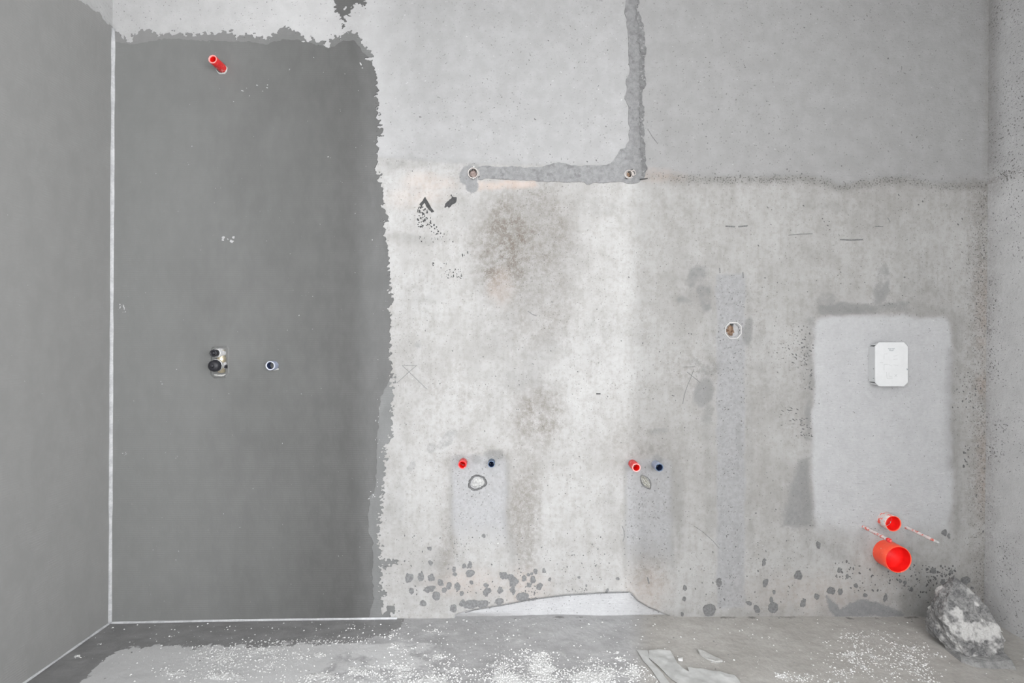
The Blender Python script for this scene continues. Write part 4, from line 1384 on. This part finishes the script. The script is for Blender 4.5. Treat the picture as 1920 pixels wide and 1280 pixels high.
# ------------------------------------------------------------------ plugged basin drains
t = empty('plugged_drain', wall_pt(895, 905))
tag(t, 'white gypsum plug in the oval drain below the left red and blue pipes', 'drain', 'plugged basin drains')
bm = bmesh.new()
K = 40
r_ = random.Random(3)
outl = []
for k in range(K):
    a = 2 * math.pi * k / K
    w = 1 + 0.05 * math.sin(3 * a + 1) + 0.05 * r_.uniform(-1, 1)
    outl.append((a, w))
hb = wall_h(895, 905)
rings = []
for (s, h) in ((1.26, -0.001), (1.16, 0.0045), (0.98, 0.0035), (0.92, -0.002)):
    rings.append([bm.verts.new(on_back(895 + 14.3 * s * w * math.cos(a), 905 + 11.6 * s * w * math.sin(a) - 0.12 * 14 * math.cos(a), hb + h + 0.0016 * r_.uniform(-1, 1))) for a, w in outl])
for a, b in zip(rings[:-1], rings[1:]):
    for k in range(K):
        bm.faces.new((a[k], a[(k + 1) % K], b[(k + 1) % K], b[k]))
mesh_bm('drain_rim', bm, M['fleck'], t)
bm = bmesh.new()
rings = []
for (s, h) in ((0.90, -0.001), (0.78, 0.003), (0.55, 0.007), (0.3, 0.008)):
    rings.append([bm.verts.new(on_back(896 + 13.4 * s * w * math.cos(a), 905 + 10.6 * s * w * math.sin(a) - 1.4 * math.cos(a) * s, hb + h + 0.0022 * r_.uniform(-1, 1))) for a, w in outl])
for a, b in zip(rings[:-1], rings[1:]):
    for k in range(K):
        bm.faces.new((a[k], a[(k + 1) % K], b[(k + 1) % K], b[k]))
cap(bm, rings[-1])
mesh_bm('gypsum_plug', bm, M['plug_gypsum'], t, True)

t = empty('plugged_drain', wall_pt(1211, 903))
tag(t, 'leaf-shaped wad of crumpled plastic film plugging the right basin drain', 'drain', 'plugged basin drains')
hb = wall_h(1211, 903)
a0 = math.radians(57)


def leaf_pt(s, w, h):
    """s along -1..1, w across -1..1"""
    half = 6.6 * max(0.0, 1 - s * s) ** 0.8 * w
    along = 14.5 * s
    return on_back(1211 + along * math.cos(a0) - half * math.sin(a0), 903.5 + along * math.sin(a0) + half * math.cos(a0), hb + h)


bm = bmesh.new()
NS, NW = 22, 14
gridv = []
for i in range(NS + 1):
    s = -1 + 2 * i / NS
    row = []
    for j in range(NW + 1):
        w = -1 + 2 * j / NW
        fold = 0.0045 * math.sin(w * 9 + 2.5 * s) * (1 - abs(s)) + 0.006 * (1 - w * w) * (1 - s * s) + 0.0015 * r_.uniform(-1, 1)
        row.append(bm.verts.new(leaf_pt(s, w, 0.0005 + max(fold, -0.001))))
    gridv.append(row)
for i in range(NS):
    for j in range(NW):
        bm.faces.new((gridv[i][j], gridv[i][j + 1], gridv[i + 1][j + 1], gridv[i + 1][j]))
bmesh.ops.remove_doubles(bm, verts=bm.verts, dist=0.0002)
mesh_bm('film_wad', bm, M['film'], t, True)
bm = bmesh.new()
for side in (-1, 1):
    prev = None
    for i in range(NS + 1):
        s = -1.06 + 2.12 * i / NS
        half = 7.6 * max(0.02, 1 - min(1, s * s)) ** 0.8 * side
        along = 14.8 * s
        p = on_back(1211 + along * math.cos(a0) - half * math.sin(a0), 903.5 + along * math.sin(a0) + half * math.cos(a0), hb)
        hh = 0.0035
        cur = [bm.verts.new((p[0], p[1] + 0.001, p[2])), bm.verts.new((p[0], p[1] - hh, p[2] + 0.0005)),
               bm.verts.new((p[0] + 0.002 * side * math.sin(a0) * -1, p[1] - hh * 0.6, p[2] - 0.002 * side * math.cos(a0)))]
        if prev:
            for k in range(3):
                bm.faces.new((prev[k], prev[(k + 1) % 3], cur[(k + 1) % 3], cur[k]))
        prev = cur
mesh_bm('film_edge', bm, M['mortar_dark'], t, True)

# ------------------------------------------------------------------ electrical boxes


def tube_prism(bm, outline, y0, y1, inner_scale, cx, cy):
    """ring prism on the wall: outline in pixels, between two heights"""
    n = len(outline)
    o0 = [bm.verts.new(on_back(x, y, y0)) for x, y in outline]
    o1 = [bm.verts.new(on_back(x, y, y1)) for x, y in outline]
    i1 = [bm.verts.new(on_back(cx + (x - cx) * inner_scale, cy + (y - cy) * inner_scale, y1)) for x, y in outline]
    i0 = [bm.verts.new(on_back(cx + (x - cx) * inner_scale, cy + (y - cy) * inner_scale, y0)) for x, y in outline]
    for k in range(n):
        j = (k + 1) % n
        bm.faces.new((o0[k], o0[j], o1[j], o1[k]))
        bm.faces.new((o1[k], o1[j], i1[j], i1[k]))
        bm.faces.new((i1[k], i1[j], i0[j], i0[k]))
    return i0


def wad(name, cx, cy, rx, ry, depth, mat, parent, seed, lift):
    """crumpled lump seen inside a box"""
    bm = bmesh.new()
    bmesh.ops.create_icosphere(bm, subdivisions=3, radius=1.0)
    r_ = random.Random(seed)
    ph = [r_.uniform(0, 6) for _ in range(6)]
    for v in bm.verts:
        c = v.co
        k = 1 + 0.13 * math.sin(6 * c.x + ph[0]) * math.sin(7 * c.z + ph[1]) + 0.10 * math.sin(11 * c.z + 4 * c.x + ph[2]) + 0.05 * r_.uniform(-1, 1)
        p = on_back(cx + c.x * rx * k, cy - c.z * ry * k, lift - c.y * depth * k)
        v.co = Vector(p)
    return mesh_bm(name, bm, mat, parent)


# octagonal box with brown paper
t = empty('electrical_box', wall_pt(1375, 619))
tag(t, 'octagonal white electrical box stuffed with brown paper in the vertical chase', 'electrical box', 'wall electrical boxes')
hb = wall_h(1375, 600)
OCT = [(1368, 604), (1382.5, 604), (1390.5, 611.5), (1390.5, 626), (1383, 634.5), (1368, 634.5), (1360, 626), (1360, 612.5)]
bm = bmesh.new()
i0 = tube_prism(bm, OCT, hb - 0.030, hb + 0.0022, 0.915, 1375, 619)
cap(bm, i0)
mesh_bm('box_shell', bm, M['box_white'], t)
wad('paper_wad', 1370, 619.5, 8.6, 12.2, 0.012, M['paper'], t, 2, hb - 0.011)
bm = bmesh.new()
pf = [(1377, 607), (1383, 607), (1388, 613), (1388, 626), (1382, 632), (1372, 632), (1376, 622)]
tf = [bm.verts.new(on_back(x, y, hb - 0.004 - 0.0007 * k)) for k, (x, y) in enumerate(pf)]
bf_ = [bm.verts.new(on_back(x, y, hb - 0.029)) for x, y in pf]
bm.faces.new(tf)
for k in range(len(pf)):
    bm.faces.new((tf[k], tf[(k + 1) % len(pf)], bf_[(k + 1) % len(pf)], bf_[k]))
mesh_bm('mortar_fill', bm, M['fill_grey'], t)

# round boxes on the horizontal chase


def round_box(cx, cy, rx, ry, label, plug_mat, seed, shift=0.0):
    t = empty('electrical_box', wall_pt(cx, cy))
    tag(t, label, 'electrical box', 'wall electrical boxes')
    hb = wall_h(cx, cy)
    ol = [(cx + rx * math.cos(2 * math.pi * k / 28), cy + ry * math.sin(2 * math.pi * k / 28)) for k in range(28)]
    bm = bmesh.new()
    i0 = tube_prism(bm, ol, hb - 0.025, hb + 0.0045, 0.86, cx, cy)
    cap(bm, i0)
    mesh_bm('box_shell', bm, M['box_dirty'], t, False)
    wad('plug', cx + shift, cy + 0.4, rx * 0.72, ry * 0.72, 0.010, plug_mat, t, seed, hb - 0.010)
    return t, hb


t, hb = round_box(887, 325, 9.6, 10.2, 'round electrical box with a mauve-brown plug at the left end of the mortar strip', M['plug_brown'], 6)
for (x, y) in ((888.5, 313.6), (887.5, 335.2)):
    bm = bmesh.new()
    bmesh.ops.create_icosphere(bm, subdivisions=2, radius=0.0038, matrix=Matrix.Translation(on_back(x, y, hb + 0.0045)))
    mesh_bm('screw_lug', bm, M['gypsum'], t, True)
for pts in ([(880, 331), (886, 335.5)], [(878, 327), (880, 320)], [(897, 333), (899, 331)]):
    stroke('rim_gap', [pts], 2.2, M['tar'], t, lift=0.003)
t, hb = round_box(1178, 327, 7.4, 7.8, 'small electrical box with a tan plug where the two mortar strips meet', M['paper'], 9, -0.6)
bm = bmesh.new()
ol = [(1183, 320), (1188, 319), (1191, 323), (1191.5, 328), (1186, 331), (1184, 328)]
i0 = tube_prism(bm, ol, 0.0, 0.0062, 0.72, 1187.5, 325)
cap(bm, i0)
mesh_bm('side_knockout', bm, M['box_dirty'], t)
stroke('rim_gap', [[(1171, 334), (1176, 336)]], 2.2, M['tar'], t, lift=0.003)
stroke('rim_gap', [[(1182, 321), (1186, 318)]], 2.2, M['tar'], t, lift=0.003)

# ------------------------------------------------------------------ cistern access box
t = empty('access_box', wall_pt(1658, 683))
tag(t, 'white plastic cistern access box with clipped corners on the pale patch', 'box')
x0, x1, y0, y1 = 1627.5, 1689.0, 641.5, 722.5      # outline at the wall
PR = 0.031
hb = wall_h(1640, 690)


def clipped(x0, x1, y0, y1, c):
    return [(x0 + c, y0), (x1 - c, y0), (x1, y0 + c), (x1, y1 - c), (x1 - c, y1), (x0 + c, y1), (x0, y1 - c), (x0, y0 + c)]


def plate(name, ol, h0, h1, mat, parent, bevel=0.0):
    bm = bmesh.new()
    a = [bm.verts.new(on_back(x, y, h0)) for x, y in ol]
    b = [bm.verts.new(on_back(x, y, h1)) for x, y in ol]
    bm.faces.new(b)
    bm.faces.new(a[::-1])
    n = len(ol)
    for k in range(n):
        bm.faces.new((a[k], a[(k + 1) % n], b[(k + 1) % n], b[k]))
    if bevel:
        es = [e for e in bm.edges if all(v in b for v in e.verts)]
        bmesh.ops.bevel(bm, geom=es, offset=bevel, segments=2, affect='EDGES')
    return mesh_bm(name, bm, mat, parent)


plate('box_body', [(x0 + 0.5, y0 + 8), (x1 - 2, y0 + 8), (x1 - 2, y1 - 8), (x0 + 0.5, y1 - 8)], hb - 0.004, hb + PR - 0.003, M['white_plastic'], t, 0.0015)
for yy in (y0 + 4.0, y1 - 4.0):
    plate('corner_rib', [(x0 + 3.5, yy - 1.4), (x1 - 4, yy - 1.4), (x1 - 4, yy + 1.4), (x0 + 3.5, yy + 1.4)], hb - 0.003, hb + PR - 0.004, M['white_plastic'], t)
plate('front_cover', clipped(x0, x1 - 1, y0, y1, 7.5), hb + PR - 0.003, hb + PR, M['white_plastic'], t, 0.0008)
cov = hb + PR
# small printed emblem and embossed outline on the cover
ex, ey = 1657.3, 654.0
stroke('emblem', [[(ex - 6, ey - 0.6), (ex - 3.6, ey - 0.6)], [(ex - 3.2, ey - 0.3), (ex - 0.6, ey - 0.3)], [(ex + 0.4, ey - 0.5), (ex + 2.6, ey - 0.5)], [(ex + 3.2, ey - 0.6), (ex + 6, ey - 0.6)],
                  [(ex - 4.2, ey + 1.4), (ex - 2, ey + 2.6), (ex + 2, ey + 2.8), (ex + 4.4, ey + 1.4)]], 1.25, M['mark'], t, 0.0003, cov)
fx0, fy0 = 1644.0, 663.0
stroke('embossed_drawing', [[(fx0, fy0 + 10), (fx0, fy0), (fx0 + 6, fy0)], [(fx0, fy0 + 30), (fx0, fy0 + 19), (fx0 + 7, fy0 + 19)],
                            [(fx0 - 8, fy0 + 15.6), (fx0 - 2, fy0 + 15.6)], [(fx0 + 4.5, fy0 + 33), (fx0 + 5.5, fy0 + 45), (fx0 + 16, fy0 + 44)],
                            [(fx0 + 9, fy0 + 34), (fx0 + 9, fy0 + 41), (fx0 + 15, fy0 + 41)],
                            [(fx0 + 17, fy0 + 4), (fx0 + 24, fy0 + 3)], [(fx0 + 17, fy0 + 10), (fx0 + 25, fy0 + 9)], [(fx0 + 17, fy0 + 20), (fx0 + 26, fy0 + 21)],
                            [(fx0 + 19, fy0 + 37), (fx0 + 24, fy0 + 42)], [(fx0 + 19, fy0 + 42.5), (fx0 + 24, fy0 + 37)],
                            [(fx0 + 8, fy0 + 19), (fx0 + 14, fy0 + 22)]], 0.8, M['emboss'], t, 0.0003, cov)
stroke('cover_nick', [[(x1 - 3.6, 689.5), (x1 - 2.6, 691)], [(x1 - 1.4, 690), (x1 - 3, 692.6)]], 1.4, M['mark'], t, 0.0003, cov)
for yy in (690.5, 708.0):
    bm = bmesh.new()
    p = Vector((X_(x0 + 0.5), -(hb + PR * 0.72), Z_(yy)))
    rr_ = lathe(bm, p, (-1, 0, 0), [(0.0022, -0.001), (0.0022, 0.0006), (0.0012, 0.0008)], 10)
    cap(bm, rr_[-1])
    mesh_bm('side_screw', bm, M['mark'], t)

# ------------------------------------------------------------------ lump of mortar in the right corner


def hull_rock(name, pts, mat, parent, cuts, amp, seed):
    bm = bmesh.new()
    for p in pts:
        bm.verts.new(p)
    r = bmesh.ops.convex_hull(bm, input=bm.verts)
    bmesh.ops.delete(bm, geom=list({v for v in r['geom_interior'] if isinstance(v, bmesh.types.BMVert)}), context='VERTS')
    bmesh.ops.triangulate(bm, faces=bm.faces)
    for _ in range(cuts):
        bmesh.ops.subdivide_edges(bm, edges=bm.edges[:], cuts=1, use_grid_fill=True, smooth=0.06)
        bmesh.ops.triangulate(bm, faces=bm.faces)
    bm.normal_update()
    vs = list(bm.verts)
    co = np.array([v.co[:] for v in vs]) * 1000
    n = fbm(co[:, 0] + co[:, 1] * 0.7, co[:, 2] - co[:, 1] * 0.6, 46, 4, seed) + 0.5 * fbm(co[:, 0] - co[:, 1], co[:, 2] + co[:, 0] * 0.3, 14, 3, seed + 9)
    nr = [v.normal.copy() for v in vs]
    for v, k, nn in zip(vs, n, nr):
        v.co = v.co + nn * (amp * float(k))
    return mesh_bm(name, bm, mat, parent)


rx, ry_ = floor_pt(1828, 1226)
rz = fz_at(rx, -0.2)
t = empty('mortar_lump', (1.60, -0.17, rz))
tag(t, 'rough pointed lump of mortar blotched with white on the floor at the right corner', 'rubble')
# solid wedge: base on the floor, blunt peak leaning to the wall
b0 = Vector((1.592, -0.165, rz))
RP = [(-0.072, -0.075, 0.030), (-0.060, -0.090, 0.004), (0.062, -0.095, 0.00), (0.082, -0.06, 0.01), (0.085, 0.03, 0.02), (-0.085, 0.05, 0.02),
      (-0.090, -0.035, 0.06), (-0.092, -0.03, 0.125), (-0.085, 0.03, 0.14), (-0.062, -0.06, 0.10), (0.064, -0.075, 0.085), (0.080, -0.04, 0.115),
      (0.045, -0.05, 0.160), (0.072, 0.01, 0.150), (-0.028, -0.002, 0.235), (-0.018, 0.010, 0.240), (0.0, 0.0, 0.215), (-0.055, 0.03, 0.185), (0.06, 0.05, 0.10)]
hull_rock('lump_body', [b0 + Vector(p) for p in RP], M['rock'], t, 5, 0.013, 400)
SP = [(-0.055, -0.115, -0.004), (0.06, -0.128, -0.004), (0.085, -0.06, -0.004), (0.07, 0.0, -0.004), (-0.08, -0.02, -0.004), (-0.09, -0.09, -0.004),
      (-0.050, -0.105, 0.010), (0.058, -0.112, 0.024), (0.072, -0.06, 0.03), (-0.078, -0.08, 0.012), (-0.07, -0.02, 0.02), (0.06, 0.0, 0.03)]
hull_rock('mortar_base', [b0 + Vector(p) for p in SP], M['slab'], t, 3, 0.006, 410)


LYING = []


def floor_sheet(name, pts, thick, mat, label, cat, wave, seed, kind=None, cell=2.4):
    """flat thing lying on the floor; pts are pixels of its outline on the floor"""
    LYING.append(pts)
    w = [floor_pt(*p) for p in pts]
    uv = [(x * 1000, y * 1000) for x, y in w]
    us = [p[0] for p in uv]
    vs = [p[1] for p in uv]
    o = contour(name, lambda u, v: poly_sdf(u, v, uv) + 1.2 * fbm(u, v, 12, 2, seed), (min(us) - 6, max(us) + 6, min(vs) - 6, max(vs) + 6), cell, thick,
                lambda u, v, h: (u / 1000, v / 1000, h), mat, None,
                base=lambda u, v: fz_at(u / 1000, v / 1000) + 0.0012 + wave * (0.5 + float(fbm(np.array(u), np.array(v), 45, 2, seed + 3))))
    return tag(o, label, cat, 'plaster flakes on the floor' if name == 'plaster_flake' else None, kind=kind)


floor_sheet('backing_sheet', [(1216, 1221), (1236, 1220), (1257, 1222), (1264, 1234), (1270, 1247), (1280, 1256), (1292, 1262), (1289, 1254), (1320, 1256), (1350, 1263),
                              (1378, 1268), (1386, 1277), (1398, 1300), (1290, 1300), (1252, 1268), (1230, 1246), (1217, 1236)], 0.0016, M['sheet'],
            'pale crumpled strip of backing sheet on the floor at the bottom edge', 'sheet', 0.007, 420)
floor_sheet('backing_scrap', [(1194, 1219), (1215, 1221), (1217, 1238), (1240, 1262), (1262, 1290), (1244, 1290), (1222, 1258), (1206, 1240)], 0.0014, M['sheet'],
            'narrow pale scrap tucked beside the crumpled backing sheet', 'sheet', 0.003, 430)
floor_sheet('plaster_flake', [(1308, 1221), (1320, 1224), (1338, 1232), (1352, 1239), (1355, 1242), (1342, 1242), (1326, 1237), (1312, 1228)], 0.005, M['flake'],
            'long pale flake of plaster on the floor behind the backing sheet', 'flake', 0.004, 440, cell=1.6)
floor_sheet('plaster_flake', [(1867, 1193), (1874, 1195), (1886, 1203), (1880, 1205), (1869, 1199)], 0.006, M['flake'],
            'pale sliver on the floor right beside the mortar lump', 'flake', 0.003, 450, cell=1.4)
floor_sheet('plaster_flake', [(1271, 1238), (1280, 1236), (1280, 1240), (1273, 1239.5)], 0.005, M['crumb'],
            'tiny white chip on the floor left of the long plaster flake', 'flake', 0.002, 460, cell=1.2)

# ------------------------------------------------------------------ white crumbs all over the floor
def crumbs(name, n, mat, dens, smin, smax, seed, label, cat):
    g = np.random.default_rng(seed)
    X = g.uniform(-1.55, 1.86, n)
    Y = g.uniform(-0.75, -0.012, n)
    mx, my = X * S, Y * S
    n1 = fbm(mx, my, 60, 4, 60)
    n2 = fbm(mx, my, 18, 3, 61)
    z0 = np.interp(X, [X_(206), X_(480), X_(720), X_(1000), X_(1900)], [-0.020, -0.009, -0.003, 0.006, 0.006])
    px = 960 + X * F / (Y + D)
    py = 640 + (H - z0) * F / (Y + D)
    d = dens(px, py, n1, n2)
    keep = g.random(n) < d
    keep &= np.hypot(X - 1.60, Y + 0.17) > 0.125
    for pts in LYING:
        keep &= poly_sdf(px, py, pts) < -2
    X, Y, d = X[keep], Y[keep], d[keep]
    base = np.array([(1, 0, 0), (-0.5, 0.87, 0), (-0.5, -0.87, 0), (0.25, 0.35, 0.85), (-0.4, -0.1, 0.8), (0.3, -0.4, 0.75)])
    tri = np.array([(0, 1, 3), (1, 4, 3), (1, 2, 4), (2, 5, 4), (2, 0, 5), (0, 3, 5), (3, 4, 5)])
    N = len(X)
    s = smin + (smax - smin) * g.random(N) ** 2.4
    ang = g.uniform(0, 6.28, N)
    jit = base[None] * g.uniform(0.7, 1.25, (N, 6, 1))
    ca, sa = np.cos(ang)[:, None], np.sin(ang)[:, None]
    vx = (jit[:, :, 0] * ca - jit[:, :, 1] * sa) * s[:, None] * 1.15
    vy = (jit[:, :, 0] * sa + jit[:, :, 1] * ca) * s[:, None]
    vz = jit[:, :, 2] * s[:, None] * 0.85
    zz = np.array([fz_at(a, b) for a, b in zip(X, Y)])
    co = np.stack([vx + X[:, None], vy + Y[:, None], vz + zz[:, None] - 0.0003], -1).reshape(-1, 3)
    f = (tri[None] + (np.arange(N) * 6)[:, None, None]).reshape(-1, 3)
    me = bpy.data.meshes.new(name)
    me.vertices.add(len(co))
    me.vertices.foreach_set('co', co.astype(np.float32).ravel())
    me.loops.add(f.size)
    me.loops.foreach_set('vertex_index', f.ravel().astype(np.int32))
    me.polygons.add(len(f))
    me.polygons.foreach_set('loop_start', np.arange(0, f.size, 3, dtype=np.int32))
    me.update(calc_edges=True)
    o = link(name, me, mat)
    return tag(o, label, cat, kind='stuff')


pale = crumbs('floor_debris', 195000, M['crumb'], lambda a, b, n, m: np.clip(dust_density(a, b, n, m) * 0.85 + 0.006, 0, 1) ** 1.25, 0.0010, 0.0042, 5,
              'white plaster crumbs and dark cement grit scattered across the floor', 'crumbs')
grit = crumbs('cement_grit', 21000, M['crumb_grey'], lambda a, b, n, m: np.clip(0.6 * np.exp(-((b - 1161) / 4.0) ** 2) * sstep(840, 900, a) * (0.5 + m)
              + 0.5 * np.exp(-(((a - 1790) / 45) ** 2 + ((b - 1205) / 18) ** 2)) + 0.02, 0, 1), 0.001, 0.0040, 6, None, None)
# one pile of debris: join the dark grit into it
bm = bmesh.new()
bm.from_mesh(pale.data)
n0 = len(bm.faces)
bm.from_mesh(grit.data)
bm.faces.ensure_lookup_table()
for f in bm.faces[n0:]:
    f.material_index = 1
bm.to_mesh(pale.data)
bm.free()
pale.data.materials.append(M['crumb_grey'])
bpy.data.objects.remove(grit)
